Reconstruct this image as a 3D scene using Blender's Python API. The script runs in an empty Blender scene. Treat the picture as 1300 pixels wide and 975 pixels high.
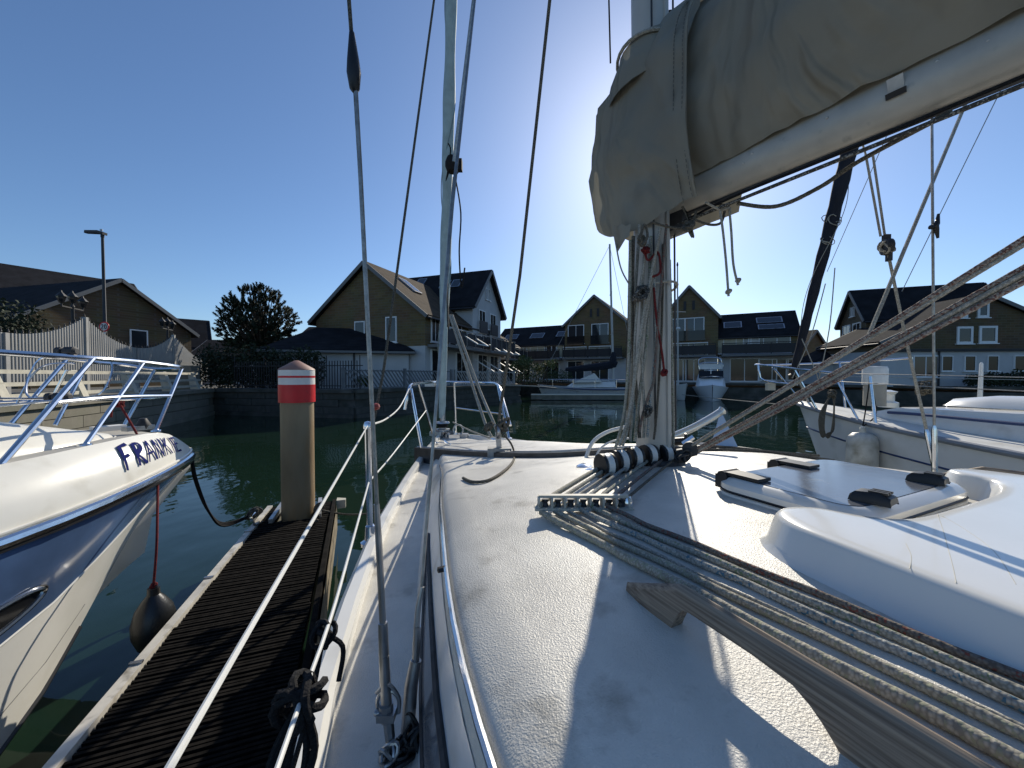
import bpy, math, random
from math import sin, cos, pi, radians, atan, atan2, sqrt, floor
from mathutils import Vector as V, Matrix, noise
random.seed(7)
sc = bpy.context.scene
# ---------------------------------------------------------------- camera, sky, sun, exposure
CAMZ = 1.8; FPX = 488.0; PITCH = atan(10.5/488)
cd = bpy.data.cameras.new('camera'); cam = bpy.data.objects.new('camera', cd); sc.collection.objects.link(cam)
cd.sensor_width = 36; cd.lens = FPX/1300*36; cd.clip_start = .02; cd.clip_end = 3000
cam.location = (0, 0, CAMZ); cam.rotation_euler = (pi/2-PITCH, 0, 0); sc.camera = cam
SUN_AZ = radians(19.7); SUN_EL = radians(30.5)
w = bpy.data.worlds.new('World'); sc.world = w; w.use_nodes = True
wn = w.node_tree; bg = wn.nodes['Background']; sky = wn.nodes.new('ShaderNodeTexSky')
sky.sky_type = 'NISHITA'; sky.sun_disc = False; sky.sun_elevation = SUN_EL; sky.sun_rotation = SUN_AZ
sky.air_density = 1.0; sky.dust_density = 0.5; sky.ozone_density = 6.3; sky.altitude = 20
wn.links.new(sky.outputs[0], bg.inputs[0]); bg.inputs[1].default_value = 0.121
sl = bpy.data.lights.new('sun', 'SUN'); so = bpy.data.objects.new('sun', sl); sc.collection.objects.link(so)
sl.energy = 4.5; sl.angle = radians(.5); sl.color = (1, .92, .78)
sd = V((sin(SUN_AZ)*cos(SUN_EL), cos(SUN_AZ)*cos(SUN_EL), sin(SUN_EL)))
so.rotation_euler = sd.to_track_quat('Z', 'Y').to_euler(); so.location = (20, 60, 40)
sc.view_settings.view_transform = 'Standard'; sc.view_settings.look = 'None'
sc.view_settings.exposure = 0.04; sc.view_settings.gamma = 1
sc.cycles.max_bounces = 6; sc.cycles.use_denoising = True
# ---------------------------------------------------------------- geometry helpers
CAM = V((0, 0, CAMZ)); FW = V((0, cos(PITCH), -sin(PITCH))); UP = V((0, sin(PITCH), cos(PITCH)))
def ray(px, py): return V(((px-650)/FPX, 0, 0)) + FW - UP*((py-487.5)/FPX)
def atY(px, py, Y):
    d = ray(px, py); return CAM + d*(Y/d.y)
def atZ(px, py, z):
    d = ray(px, py); return CAM + d*((z-CAMZ)/d.z)
def v2(x, y): return V((x, y, 0))
ZV = V((0, 0, 1))
def cr(pts, k=6, closed=False):                    # Catmull-Rom through points
    P = [V(p) for p in pts]; n = len(P); out = []
    if n < 3 and not closed: return [P[0].lerp(P[1], i/k) for i in range(k+1)]
    for i in range(n if closed else n-1):
        if closed: a, b, c, d = P[i-1], P[i], P[(i+1) % n], P[(i+2) % n]
        else: a, b, c, d = P[max(i-1, 0)], P[i], P[i+1], P[min(i+2, n-1)]
        for j in range(k):
            t = j/k
            out.append(.5*((2*b)+(c-a)*t+(2*a-5*b+4*c-d)*t*t+(3*b-a-3*c+d)*t**3))
    if not closed: out.append(P[-1])
    return out
def lin(tab, x):                                   # piecewise-linear table of (x, values...)
    if x <= tab[0][0]: return tab[0][1:]
    for a, b in zip(tab, tab[1:]):
        if x <= b[0]:
            t = (x-a[0])/(b[0]-a[0]); t2 = t
            return tuple(p+(q-p)*t2 for p, q in zip(a[1:], b[1:]))
    return tab[-1][1:]
def smo(tab, x):                                   # smooth interpolation (catmull on the table)
    n = len(tab)
    if x <= tab[0][0]: return tab[0][1:]
    if x >= tab[-1][0]: return tab[-1][1:]
    for i in range(n-1):
        if x <= tab[i+1][0]:
            a, b = tab[i], tab[i+1]; h = b[0]-a[0]; t = (x-a[0])/h; r = []
            for q in range(1, len(a)):
                m0 = (b[q]-tab[i-1][q])/(b[0]-tab[i-1][0]) if i > 0 else (b[q]-a[q])/h
                m1 = (tab[i+2][q]-a[q])/(tab[i+2][0]-a[0]) if i+2 < n else (b[q]-a[q])/h
                r.append((2*t**3-3*t*t+1)*a[q]+(t**3-2*t*t+t)*h*m0+(-2*t**3+3*t*t)*b[q]+(t**3-t*t)*h*m1)
            return tuple(r)
COL = sc.collection
WO = {}                                            # world origins of objects
class MB:
    def __init__(s): s.v = []; s.f = []; s.uv = {}
    def add(s, vs, fs):
        o = len(s.v); s.v += [V(p) for p in vs]; s.f += [tuple(i+o for i in f) for f in fs]; return s
    def box(s, c, size, x=(1, 0, 0), y=None, z=None):  # box at centre c along axes
        x = V(x).normalized(); z = V(z).normalized() if z is not None else ZV
        y = V(y).normalized() if y is not None else z.cross(x).normalized()
        c = V(c); hx, hy, hz = [q/2 for q in size]; vs = []
        for k in (-1, 1):
            for j in (-1, 1):
                for i in (-1, 1): vs.append(c+x*hx*i+y*hy*j+z*hz*k)
        return s.add(vs, [(0, 2, 3, 1), (4, 5, 7, 6), (0, 1, 5, 4), (2, 6, 7, 3), (0, 4, 6, 2), (1, 3, 7, 5)])
    def beam(s, a, b, wd, ht, up=ZV):
        a = V(a); b = V(b); d = b-a; x = d.normalized(); y = V(up).cross(x)
        y = y.normalized() if y.length > 1e-5 else V((1, 0, 0)); z = x.cross(y)
        return s.box((a+b)/2, (d.length, wd, ht), x, y, z)
    def tube(s, pts, r, n=8, closed=False, cap=True, fn=None, flat=1.0, up=None):
        P = [V(p) for p in pts]; m = len(P); o = len(s.v)
        rr = r if isinstance(r, (list, tuple)) else [r]*m
        T = []
        for i in range(m):
            a = P[i-1] if (i > 0 or closed) else P[i]; b = P[(i+1) % m] if (i < m-1 or closed) else P[i]
            T.append((b-a).normalized() if (b-a).length > 1e-9 else V((0, 0, 1)))
        u0 = V(up) if up is not None else (ZV if abs(T[0].z) < .9 else V((1, 0, 0)))
        nx = (u0-T[0]*u0.dot(T[0])).normalized(); L = 0
        for i in range(m):
            nx = nx-T[i]*nx.dot(T[i])
            nx = nx.normalized() if nx.length > 1e-6 else V((1, 0, 0)); ny = T[i].cross(nx)
            if i: L += (P[i]-P[i-1]).length
            for j in range(n):
                a = 2*pi*j/n; q = rr[i]*(fn(a, L) if fn else 1)
                s.uv[len(s.v)] = (j/n, L); s.v.append(P[i]+nx*(q*cos(a)*flat)+ny*(q*sin(a)))
        for i in range(m if closed else m-1):
            for j in range(n):
                a = o+i*n+j; b = o+i*n+(j+1) % n; i2 = (i+1) % m
                s.f.append((a, b, o+i2*n+(j+1) % n, o+i2*n+j))
        if cap and not closed:
            s.f.append(tuple(o+j for j in range(n))[::-1]); s.f.append(tuple(o+(m-1)*n+j for j in range(n)))
        return s
    def bar(s, a, b, r, n=8, r2=None): return s.tube([a, b], [r, r if r2 is None else r2], n)
    def braid(s, pts, r, step=.0022, n=14, amp=.13, lay=4):    # plaited rope with real strand relief
        P = [V(p) for p in pts]; L = [0]
        for a, b in zip(P, P[1:]): L.append(L[-1]+(b-a).length)
        m = max(2, int(L[-1]/step)); Q = []; k = 0
        for i in range(m+1):
            d = L[-1]*i/m
            while k < len(L)-2 and L[k+1] < d: k += 1
            Q.append(P[k].lerp(P[k+1], (d-L[k])/max(1e-9, L[k+1]-L[k])))
        kk = 2*pi/(r*3.6)
        return s.tube(Q, r, n, fn=lambda a, l: 1+amp*(abs(sin(lay*a/2+l*kk/2))*.5+abs(sin(lay*a/2-l*kk/2))*.5-.6)+.03*noise.noise(V((l*60, r*900, 0))))
    def lathe(s, c, prof, n=20, ax=ZV):
        ax = V(ax).normalized(); x = ax.orthogonal().normalized(); y = ax.cross(x); o = len(s.v); c = V(c)
        for r, z in prof:
            for j in range(n):
                a = 2*pi*j/n; s.v.append(c+ax*z+x*(r*cos(a))+y*(r*sin(a)))
        m = len(prof)
        for i in range(m-1):
            for j in range(n): s.f.append((o+i*n+j, o+i*n+(j+1) % n, o+(i+1)*n+(j+1) % n, o+(i+1)*n+j))
        if prof[0][0] > 1e-4: s.f.append(tuple(o+j for j in range(n))[::-1])
        if prof[-1][0] > 1e-4: s.f.append(tuple(o+(m-1)*n+j for j in range(n)))
        return s
    def prism(s, poly, ext):                         # polygon of 3D points extruded by vector
        P = [V(p) for p in poly]; e = V(ext); n = len(P)
        return s.add(P+[p+e for p in P], [tuple(range(n))[::-1], tuple(range(n, 2*n))]+[(i, (i+1) % n, (i+1) % n+n, i+n) for i in range(n)])
    def grid(s, rows, closed=False):                 # rows of equal length -> quads
        o = len(s.v); n = len(rows[0]); m = len(rows)
        for r in rows: s.v += [V(p) for p in r]
        for i in range(m-1):
            for j in range(n if closed else n-1):
                j2 = (j+1) % n; s.f.append((o+i*n+j, o+i*n+j2, o+(i+1)*n+j2, o+(i+1)*n+j))
        return s
    def mesh(s, name, m, org=V((0, 0, 0)), smooth=True, ang=35):
        me = bpy.data.meshes.new(name); me.from_pydata([tuple(p-org) for p in s.v], [], s.f)
        if s.uv:
            l = me.uv_layers.new(name='UVMap'); ul = l.data
            for p in me.polygons:
                us = [s.uv.get(me.loops[i].vertex_index, (0, 0)) for i in p.loop_indices]
                wrap = max(u[0] for u in us)-min(u[0] for u in us) > .5
                for i, u in zip(p.loop_indices, us): ul[i].uv = (u[0]+1 if wrap and u[0] < .5 else u[0], u[1])
        if m: me.materials.append(m)
        if smooth:
            me.shade_smooth(); me.set_sharp_from_angle(angle=radians(ang))
        me.validate(); me.update(); return me
    def build(s, name, m, parent=None, label=None, smooth=True, ang=35, org=None):
        if parent is not None: og = WO[parent.name]
        else:
            if org is None:
                xs = [p.x for p in s.v]; ys = [p.y for p in s.v]; zs = [p.z for p in s.v]
                org = V(((min(xs)+max(xs))/2, (min(ys)+max(ys))/2, min(zs)))
            og = V(org)
        o = bpy.data.objects.new(name, s.mesh(name, m, og, smooth, ang)); COL.objects.link(o); WO[o.name] = og
        if parent is not None: o.parent = parent
        else: o.location = og
        if label: o['label'] = label
        return o
def thing(name, label, cat, loc, group=None):
    o = bpy.data.objects.new(name, None); COL.objects.link(o); o.location = loc; o.empty_display_size = .1
    WO[o.name] = V(loc); o['label'] = label; o['category'] = cat
    if group: o['group'] = group
    return o
def tag(o, label, cat, group=None):
    o['label'] = label; o['category'] = cat
    if group: o['group'] = group
    return o
def struct(o): o['kind'] = 'structure'; return o
def inst(name, me, parent, loc, rot=(0, 0, 0), scale=(1, 1, 1)):   # copy of a shared mesh under a parent
    o = bpy.data.objects.new(name, me); COL.objects.link(o); o.parent = parent
    base = WO.get(parent.name, V((0, 0, 0)))
    o.location = V(loc)-base; o.rotation_euler = rot; o.scale = scale; WO[o.name] = V(loc); return o
# ---------------------------------------------------------------- materials
def mat(name, col, rough=.5, metal=0, var=0, vs=4, bump=0, bs=60, spec=.5, dirt=None, ds=2, dk=(.45, .65), coat=0, stretch=None, trans=0):
    m = bpy.data.materials.new(name); m.use_nodes = True; nt = m.node_tree; b = nt.nodes['Principled BSDF']
    b.inputs['Base Color'].default_value = (*col, 1); b.inputs['Roughness'].default_value = rough
    b.inputs['Metallic'].default_value = metal; b.inputs['Specular IOR Level'].default_value = spec
    b.inputs['Coat Weight'].default_value = coat; b.inputs['Coat Roughness'].default_value = .08
    tc = nt.nodes.new('ShaderNodeTexCoord'); src = tc.outputs['Object']
    if stretch:
        mp = nt.nodes.new('ShaderNodeMapping'); mp.inputs['Scale'].default_value = stretch; nt.links.new(src, mp.inputs[0]); src = mp.outputs[0]
    def nz(scale, det=5):
        t = nt.nodes.new('ShaderNodeTexNoise'); t.inputs['Scale'].default_value = scale; t.inputs['Detail'].default_value = det
        nt.links.new(src, t.inputs['Vector']); return t.outputs['Fac']
    cur = None
    if var:
        r = nt.nodes.new('ShaderNodeValToRGB'); nt.links.new(nz(vs), r.inputs[0])
        r.color_ramp.elements[0].position = .3; r.color_ramp.elements[1].position = .7
        r.color_ramp.elements[0].color = (*[max(0, c*(1-var)) for c in col], 1); r.color_ramp.elements[1].color = (*[min(1, c*(1+var)) for c in col], 1)
        cur = r.outputs[0]
    if dirt:
        r = nt.nodes.new('ShaderNodeValToRGB'); nt.links.new(nz(ds, 8), r.inputs[0])
        r.color_ramp.elements[0].position = dk[0]; r.color_ramp.elements[1].position = dk[1]
        mx = nt.nodes.new('ShaderNodeMixRGB'); nt.links.new(r.outputs[0], mx.inputs[0])
        mx.inputs[1].default_value = (*col, 1); mx.inputs[2].default_value = (*dirt, 1)
        if cur: nt.links.new(cur, mx.inputs[1])
        cur = mx.outputs[0]
    if cur: nt.links.new(cur, b.inputs['Base Color'])
    if bump:
        bp = nt.nodes.new('ShaderNodeBump'); bp.inputs['Strength'].default_value = 1; bp.inputs['Distance'].default_value = bump
        nt.links.new(nz(bs, 4), bp.inputs['Height']); nt.links.new(bp.outputs[0], b.inputs['Normal'])
    if trans:
        td = nt.nodes.new('ShaderNodeBsdfTranslucent'); td.inputs[0].default_value = (*col, 1)
        ms = nt.nodes.new('ShaderNodeMixShader'); ms.inputs[0].default_value = trans
        nt.links.new(b.outputs[0], ms.inputs[1]); nt.links.new(td.outputs[0], ms.inputs[2])
        nt.links.new(ms.outputs[0], nt.nodes['Material Output'].inputs[0])
    return m
def bumpwave(m, scale, dist, axis='Z', kind='BANDS'):   # courses, tiles: fine relief
    nt = m.node_tree; b = nt.nodes['Principled BSDF']
    tc = nt.nodes.new('ShaderNodeTexCoord'); wv = nt.nodes.new('ShaderNodeTexWave'); wv.bands_direction = axis
    wv.inputs['Scale'].default_value = scale; wv.inputs['Distortion'].default_value = .6
    nt.links.new(tc.outputs['Object'], wv.inputs['Vector'])
    bp = nt.nodes.new('ShaderNodeBump'); bp.inputs['Distance'].default_value = dist
    nt.links.new(wv.outputs['Fac'], bp.inputs['Height']); nt.links.new(bp.outputs[0], b.inputs['Normal']); return m
def brickmat(name, c1, c2, mortar):
    m = mat(name, c1, .85); nt = m.node_tree; b = nt.nodes['Principled BSDF']
    tc = nt.nodes.new('ShaderNodeTexCoord'); mp = nt.nodes.new('ShaderNodeMapping'); mp.inputs['Rotation'].default_value = (pi/2, 0, 0)
    nt.links.new(tc.outputs['Object'], mp.inputs[0]); br = nt.nodes.new('ShaderNodeTexBrick'); nt.links.new(mp.outputs[0], br.inputs[0])
    br.inputs['Color1'].default_value = (*c1, 1); br.inputs['Color2'].default_value = (*c2, 1); br.inputs['Mortar'].default_value = (*mortar, 1)
    br.inputs['Scale'].default_value = 1; br.inputs['Brick Width'].default_value = .45; br.inputs['Row Height'].default_value = .15; br.inputs['Mortar Size'].default_value = .014
    n = nt.nodes.new('ShaderNodeTexNoise'); n.inputs['Scale'].default_value = .8; n.inputs['Detail'].default_value = 6; nt.links.new(tc.outputs['Object'], n.inputs['Vector'])
    mx = nt.nodes.new('ShaderNodeMixRGB'); mx.blend_type = 'MULTIPLY'; mx.inputs[0].default_value = .5
    nt.links.new(br.outputs['Color'], mx.inputs[1]); nt.links.new(n.outputs['Color'], mx.inputs[2]); nt.links.new(mx.outputs[0], b.inputs['Base Color']); return m
def ropemat(name, c, flk=None, fk=.62, dark=.55):   # fibre colour with flecks along the plait
    m = mat(name, c, .85, spec=.2); nt = m.node_tree; b = nt.nodes['Principled BSDF']
    uv = nt.nodes.new('ShaderNodeUVMap'); mp = nt.nodes.new('ShaderNodeMapping'); nt.links.new(uv.outputs[0], mp.inputs[0])
    mp.inputs['Scale'].default_value = (9, 330, 1); mp.inputs['Rotation'].default_value = (0, 0, 0)
    vo = nt.nodes.new('ShaderNodeTexVoronoi'); vo.inputs['Scale'].default_value = 1; nt.links.new(mp.outputs[0], vo.inputs['Vector'])
    r = nt.nodes.new('ShaderNodeValToRGB'); nt.links.new(vo.outputs['Distance'], r.inputs[0])
    r.color_ramp.elements[0].position = .25; r.color_ramp.elements[1].position = .75
    r.color_ramp.elements[0].color = (*c, 1); r.color_ramp.elements[1].color = (*[q*dark for q in c], 1); cur = r.outputs[0]
    if flk:
        sp = nt.nodes.new('ShaderNodeSeparateColor'); nt.links.new(vo.outputs['Color'], sp.inputs[0])
        g = nt.nodes.new('ShaderNodeMath'); g.operation = 'GREATER_THAN'; g.inputs[1].default_value = fk; nt.links.new(sp.outputs[0], g.inputs[0])
        mx = nt.nodes.new('ShaderNodeMixRGB'); nt.links.new(g.outputs[0], mx.inputs[0]); nt.links.new(cur, mx.inputs[1]); mx.inputs[2].default_value = (*flk, 1); cur = mx.outputs[0]
    n = nt.nodes.new('ShaderNodeTexNoise'); n.inputs['Scale'].default_value = 14; tc = nt.nodes.new('ShaderNodeTexCoord'); nt.links.new(tc.outputs['Object'], n.inputs['Vector'])
    mm = nt.nodes.new('ShaderNodeMixRGB'); mm.blend_type = 'MULTIPLY'; mm.inputs[0].default_value = .45; nt.links.new(cur, mm.inputs[1]); nt.links.new(n.outputs['Fac'], mm.inputs[2])
    nt.links.new(mm.outputs[0], b.inputs['Base Color'])
    bp = nt.nodes.new('ShaderNodeBump'); bp.inputs['Distance'].default_value = .0008; bp.invert = True
    nt.links.new(vo.outputs['Distance'], bp.inputs['Height']); nt.links.new(bp.outputs[0], b.inputs['Normal']); return m
def deckmat(name, col, grip=True):                  # moulded non-slip gelcoat with weathering
    m = mat(name, col, .42); nt = m.node_tree; b = nt.nodes['Principled BSDF']
    tc = nt.nodes.new('ShaderNodeTexCoord')
    def N(s, d=6, k='Fac'):
        t = nt.nodes.new('ShaderNodeTexNoise'); t.inputs['Scale'].default_value = s; t.inputs['Detail'].default_value = d; t.inputs['Roughness'].default_value = .62
        nt.links.new(tc.outputs['Object'], t.inputs['Vector']); return t.outputs[k]
    r1 = nt.nodes.new('ShaderNodeValToRGB'); nt.links.new(N(3.2, 10), r1.inputs[0]); e = r1.color_ramp.elements
    e[0].position = .36; e[0].color = (*[c*.74 for c in col], 1); e[1].position = .6; e[1].color = (*col, 1)
    r2 = nt.nodes.new('ShaderNodeValToRGB'); nt.links.new(N(9, 12), r2.inputs[0]); e = r2.color_ramp.elements
    e[0].position = .55; e[0].color = (0, 0, 0, 1); e[1].position = .74; e[1].color = (.75, .75, .75, 1)
    mx = nt.nodes.new('ShaderNodeMixRGB'); nt.links.new(r2.outputs[0], mx.inputs[0]); nt.links.new(r1.outputs[0], mx.inputs[1]); mx.inputs[2].default_value = (.2, .18, .14, 1)
    nt.links.new(mx.outputs[0], b.inputs['Base Color'])
    if grip:
        vo = nt.nodes.new('ShaderNodeTexVoronoi'); vo.inputs['Scale'].default_value = 400; vo.feature = 'SMOOTH_F1'; nt.links.new(tc.outputs['Object'], vo.inputs['Vector'])
        ad = nt.nodes.new('ShaderNodeMath'); nt.links.new(vo.outputs['Distance'], ad.inputs[0]); nt.links.new(N(600, 2), ad.inputs[1])
        bp = nt.nodes.new('ShaderNodeBump'); bp.inputs['Distance'].default_value = .0009; bp.inputs['Strength'].default_value = .8
        nt.links.new(ad.outputs[0], bp.inputs['Height']); nt.links.new(bp.outputs[0], b.inputs['Normal'])
    return m
def woodmat(name, c, c2, scale=(1, 1, 1), rough=.8, bump=.001, rot=0):
    m = mat(name, c, rough); nt = m.node_tree; b = nt.nodes['Principled BSDF']
    tc = nt.nodes.new('ShaderNodeTexCoord'); mp = nt.nodes.new('ShaderNodeMapping'); mp.inputs['Scale'].default_value = scale; pr = nt.nodes.new('ShaderNodeMapping'); pr.inputs['Rotation'].default_value = (0, 0, rot); nt.links.new(tc.outputs['Object'], pr.inputs[0])
    nt.links.new(pr.outputs[0], mp.inputs[0]); n = nt.nodes.new('ShaderNodeTexNoise'); n.inputs['Scale'].default_value = 1; n.inputs['Detail'].default_value = 8; nt.links.new(mp.outputs[0], n.inputs['Vector'])
    r = nt.nodes.new('ShaderNodeValToRGB'); nt.links.new(n.outputs['Fac'], r.inputs[0]); e = r.color_ramp.elements
    e[0].position = .35; e[0].color = (*c2, 1); e[1].position = .65; e[1].color = (*c, 1); nt.links.new(r.outputs[0], b.inputs['Base Color'])
    bp = nt.nodes.new('ShaderNodeBump'); bp.inputs['Distance'].default_value = bump; nt.links.new(n.outputs['Fac'], bp.inputs['Height']); nt.links.new(bp.outputs[0], b.inputs['Normal']); return m
gel = mat('white_gelcoat', (.76, .745, .69), .22, var=.03, vs=6, bump=.0006, bs=7, dirt=(.5, .48, .42), ds=5, dk=(.58, .85), coat=.3)
gelw = mat('cream_gelcoat', (.80, .77, .68), .3, var=.03, vs=5, bump=.0005, bs=9, dirt=(.6, .56, .46), ds=6, dk=(.55, .85))
gelside = mat('hull_white', (.78, .76, .69), .18, bump=.002, bs=1.6, dirt=(.6, .58, .5), ds=2.5, dk=(.5, .85), coat=.3)
deckm = deckmat('nonslip_deck', (.69, .66, .585)); sidem = deckmat('side_deck', (.68, .65, .58))
navy = mat('navy_band', (.075, .13, .25), .16, var=.4, vs=2.2, bump=.004, bs=1.3, coat=.5)  # base blue raised to stand in for the sky's reflection
steel = mat('stainless', (.72, .73, .75), .16, 1, bump=.0003, bs=40); steeld = mat('dull_steel', (.42, .42, .42), .38, 1, var=.2, vs=30)
wire = mat('rigging_wire', (.34, .33, .31), .42, .85, var=.25, vs=60); alu = mat('anodised_mast', (.48, .465, .42), .45, .1, var=.05, vs=9, dirt=(.42, .40, .35), ds=14, dk=(.55, .85), bump=.0002, bs=40)
boomm = mat('boom_alloy', (.45, .425, .37), .45, .2, var=.12, vs=12, dirt=(.33, .32, .29), ds=30, dk=(.6, .74))
blk = mat('black_plastic', (.012, .012, .013), .45, var=.3, vs=20); blkw = mat('weathered_black', (.03, .03, .032), .6, var=.4, vs=50)
wht = mat('white_plastic', (.72, .71, .66), .4, var=.08, vs=20); rub = mat('black_rubber', (.012, .013, .014), .35, bump=.001, bs=90)
cloth = mat('cover_cloth', (.30, .283, .232), .85, var=.1, vs=3, bump=.0012, bs=26, spec=.2, trans=.2, dirt=(.215, .202, .165), ds=5, dk=(.52, .8))
nt = cloth.node_tree; b = nt.nodes['Principled BSDF']; tc = nt.nodes.new('ShaderNodeTexCoord'); mp = nt.nodes.new('ShaderNodeMapping'); mp.inputs['Rotation'].default_value = (.5, .4, .9); mp.inputs['Scale'].default_value = (1.5, 4.2, 1.3); nt.links.new(tc.outputs['Object'], mp.inputs[0])
n1 = nt.nodes.new('ShaderNodeTexNoise'); n1.inputs['Scale'].default_value = 1; n1.inputs['Detail'].default_value = 2.5; n1.inputs['Distortion'].default_value = 1.4; nt.links.new(mp.outputs[0], n1.inputs['Vector'])
rp = nt.nodes.new('ShaderNodeValToRGB'); rp.color_ramp.interpolation = 'EASE'; rp.color_ramp.elements[0].position = .35; rp.color_ramp.elements[1].position = .62; nt.links.new(n1.outputs['Fac'], rp.inputs[0])
b1 = nt.nodes.new('ShaderNodeBump'); b1.inputs['Distance'].default_value = .03; b1.inputs['Strength'].default_value = .75; nt.links.new(rp.outputs[0], b1.inputs['Height'])
ob = [x for x in nt.nodes if x.type == 'BUMP' and x != b1][0]; nt.links.new(b1.outputs[0], ob.inputs['Normal'])
navycl = mat('navy_cloth', (.006, .008, .016), .8, var=.3, vs=8, bump=.004, bs=20); sailm = mat('sail_strip', (.36, .47, .48), .7, var=.12, vs=14, bump=.001, bs=30)
teak = woodmat('weathered_teak', (.34, .275, .205), (.14, .105, .078), (7, 260, 260), .75, .0010, radians(65))
teakx = mat('grey_teak', (.33, .27, .21), .75, var=.35, vs=22, bump=.001, bs=60, stretch=(1, 1, 1))
plankm = woodmat('wet_decking', (.013, .011, .009), (.003, .0026, .0022), (14, 14, 14), .95, .003); plankm.node_tree.nodes['Principled BSDF'].inputs['Specular IOR Level'].default_value = .12; fascia = woodmat('fascia_timber', (.32, .27, .18), (.14, .11, .07), (5, 5, 30))
edgem = mat('pontoon_alloy', (.62, .58, .50), .5, .2, var=.2, vs=8, dirt=(.2, .17, .12), ds=12, dk=(.55, .75)); galv = mat('galvanised', (.5, .51, .5), .45, .6, var=.2, vs=20)
pilem = mat('rusty_pile', (.28, .21, .12), .6, var=.25, vs=5, dirt=(.26, .135, .04), ds=3.4, dk=(.45, .7), bump=.003, bs=30, stretch=(1, 1, .3))
redp = mat('red_paint', (.62, .012, .018), .4, var=.1, vs=8, dirt=(.3, .02, .02), ds=20, dk=(.6, .8)); whp = mat('white_paint', (.76, .74, .69), .5, var=.06, vs=15); rustcap = mat('cap_brown', (.30, .16, .12), .6, var=.15, vs=10)
glass = mat('dark_glass', (.014, .015, .017), .08, spec=.35); acry = mat('smoked_acrylic', (.13, .14, .16), .14, spec=.7, dirt=(.3, .3, .28), ds=9, dk=(.5, .9), bump=.0002, bs=30)
brick = brickmat('yellow_brick', (.23, .155, .065), (.17, .112, .047), (.20, .17, .11)); brickd = brickmat('brown_brick', (.165, .11, .05), (.12, .08, .036), (.16, .13, .09))
slate = bumpwave(mat('slate_roof', (.022, .022, .025), .95, spec=.1, var=.3, vs=1.5), 3.2, .03); tile = bumpwave(mat('brown_tile_roof', (.075, .054, .035), .9, spec=.15, var=.3, vs=2), 3.2, .03)
rend = mat('white_render', (.50, .50, .49), .8, var=.06, vs=1.5, dirt=(.5, .49, .45), ds=1.2, dk=(.55, .9)); fasc = mat('painted_board', (.17, .17, .165), .7)
winfr = mat('white_frame', (.78, .78, .76), .45); winpane = mat('window_glass', (.03, .035, .04), .04, spec=.6); curt = mat('net_curtain', (.6, .58, .52), .9); tanrefl = mat('tan_reflection', (.5, .44, .30), .8, var=.15, vs=3)  # tan panes stand in for sunlit reflections in the upper terrace windows
darkm = mat('dark_joinery', (.02, .02, .022), .6); concd = mat('dark_concrete', (.085, .082, .07), .85, var=.35, vs=2, bump=.004, bs=25, dirt=(.03, .035, .025), ds=1.4, dk=(.4, .7)); conc = mat('concrete', (.20, .185, .145), .85, var=.2, vs=3, bump=.004, bs=25, dirt=(.13, .13, .09), ds=1.6, dk=(.45, .75)); concp = mat('pale_concrete', (.5, .47, .38), .8, var=.15, vs=6, bump=.002, bs=40)  # concd: darker copy of the concrete for the far quay walls
pave = mat('ground_paving', (.13, .125, .11), .9, var=.25, vs=.6, bump=.004, bs=14); picket = mat('white_picket', (.31, .31, .30), .55, var=.12, vs=2)
leafd = mat('dark_needles', (.022, .034, .014), .8, var=.5, vs=1.5); leafm = mat('bush_leaves', (.06, .09, .03), .75, var=.5, vs=2); leafy = mat('yellow_green_leaves', (.13, .14, .04), .7, var=.4, vs=3); bark = mat('bark', (.07, .05, .035), .95, bump=.02, bs=12)
ropew = ropemat('white_rope', (.60, .57, .49), (.35, .34, .28), .78); ropef = ropemat('fuzzy_rope', (.60, .56, .46), (.42, .42, .30), .75); ropeb = ropemat('blue_fleck_rope', (.56, .55, .49), (.10, .22, .30), .88); ropeg = ropemat('green_fleck_rope', (.54, .52, .44), (.22, .28, .17), .88)
roped = ropemat('dark_red_rope', (.27, .235, .20), (.26, .09, .07), .86); ropep = ropemat('pink_fleck_rope', (.48, .41, .35), (.20, .10, .08), .66); ropebk = ropemat('black_rope', (.028, .027, .028)); roper = ropemat('red_rope', (.30, .035, .035), (.12, .03, .03), .7); ropegr = ropemat('grey_rope', (.22, .20, .16), (.1, .09, .07), .6); ropeblk = ropemat('dark_grey_rope', (.1, .095, .085), (.3, .29, .26), .8)
letm = mat('navy_lettering', (.016, .022, .12), .95, spec=.05); redb = mat('red_bead', (.28, .04, .03), .4)
# ---------------------------------------------------------------- water, ground, quays
GZ = 1.15
wm = bpy.data.materials.new('harbour_water'); wm.use_nodes = True; nt = wm.node_tree; b = nt.nodes['Principled BSDF']
b.inputs['Base Color'].default_value = (.009, .023, .014, 1); b.inputs['Roughness'].default_value = .03; b.inputs['IOR'].default_value = 1.33
tc = nt.nodes.new('ShaderNodeTexCoord'); hs = []
for s, st in ((2.2, (1, .6, 1)), (9, (1, .7, 1)), (.5, (1, 1, 1))):
    mp = nt.nodes.new('ShaderNodeMapping'); mp.inputs['Scale'].default_value = st; nt.links.new(tc.outputs['Object'], mp.inputs[0])
    n = nt.nodes.new('ShaderNodeTexNoise'); n.inputs['Scale'].default_value = s; n.inputs['Detail'].default_value = 2; nt.links.new(mp.outputs[0], n.inputs['Vector']); hs.append(n.outputs['Fac'])
a1 = nt.nodes.new('ShaderNodeMath'); a1.operation = 'MULTIPLY_ADD'; a1.inputs[1].default_value = .10; nt.links.new(hs[1], a1.inputs[0]); nt.links.new(hs[0], a1.inputs[2])
a2 = nt.nodes.new('ShaderNodeMath'); a2.operation = 'MULTIPLY_ADD'; a2.inputs[1].default_value = 1.6; nt.links.new(hs[2], a2.inputs[0]); nt.links.new(a1.outputs[0], a2.inputs[2])
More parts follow.
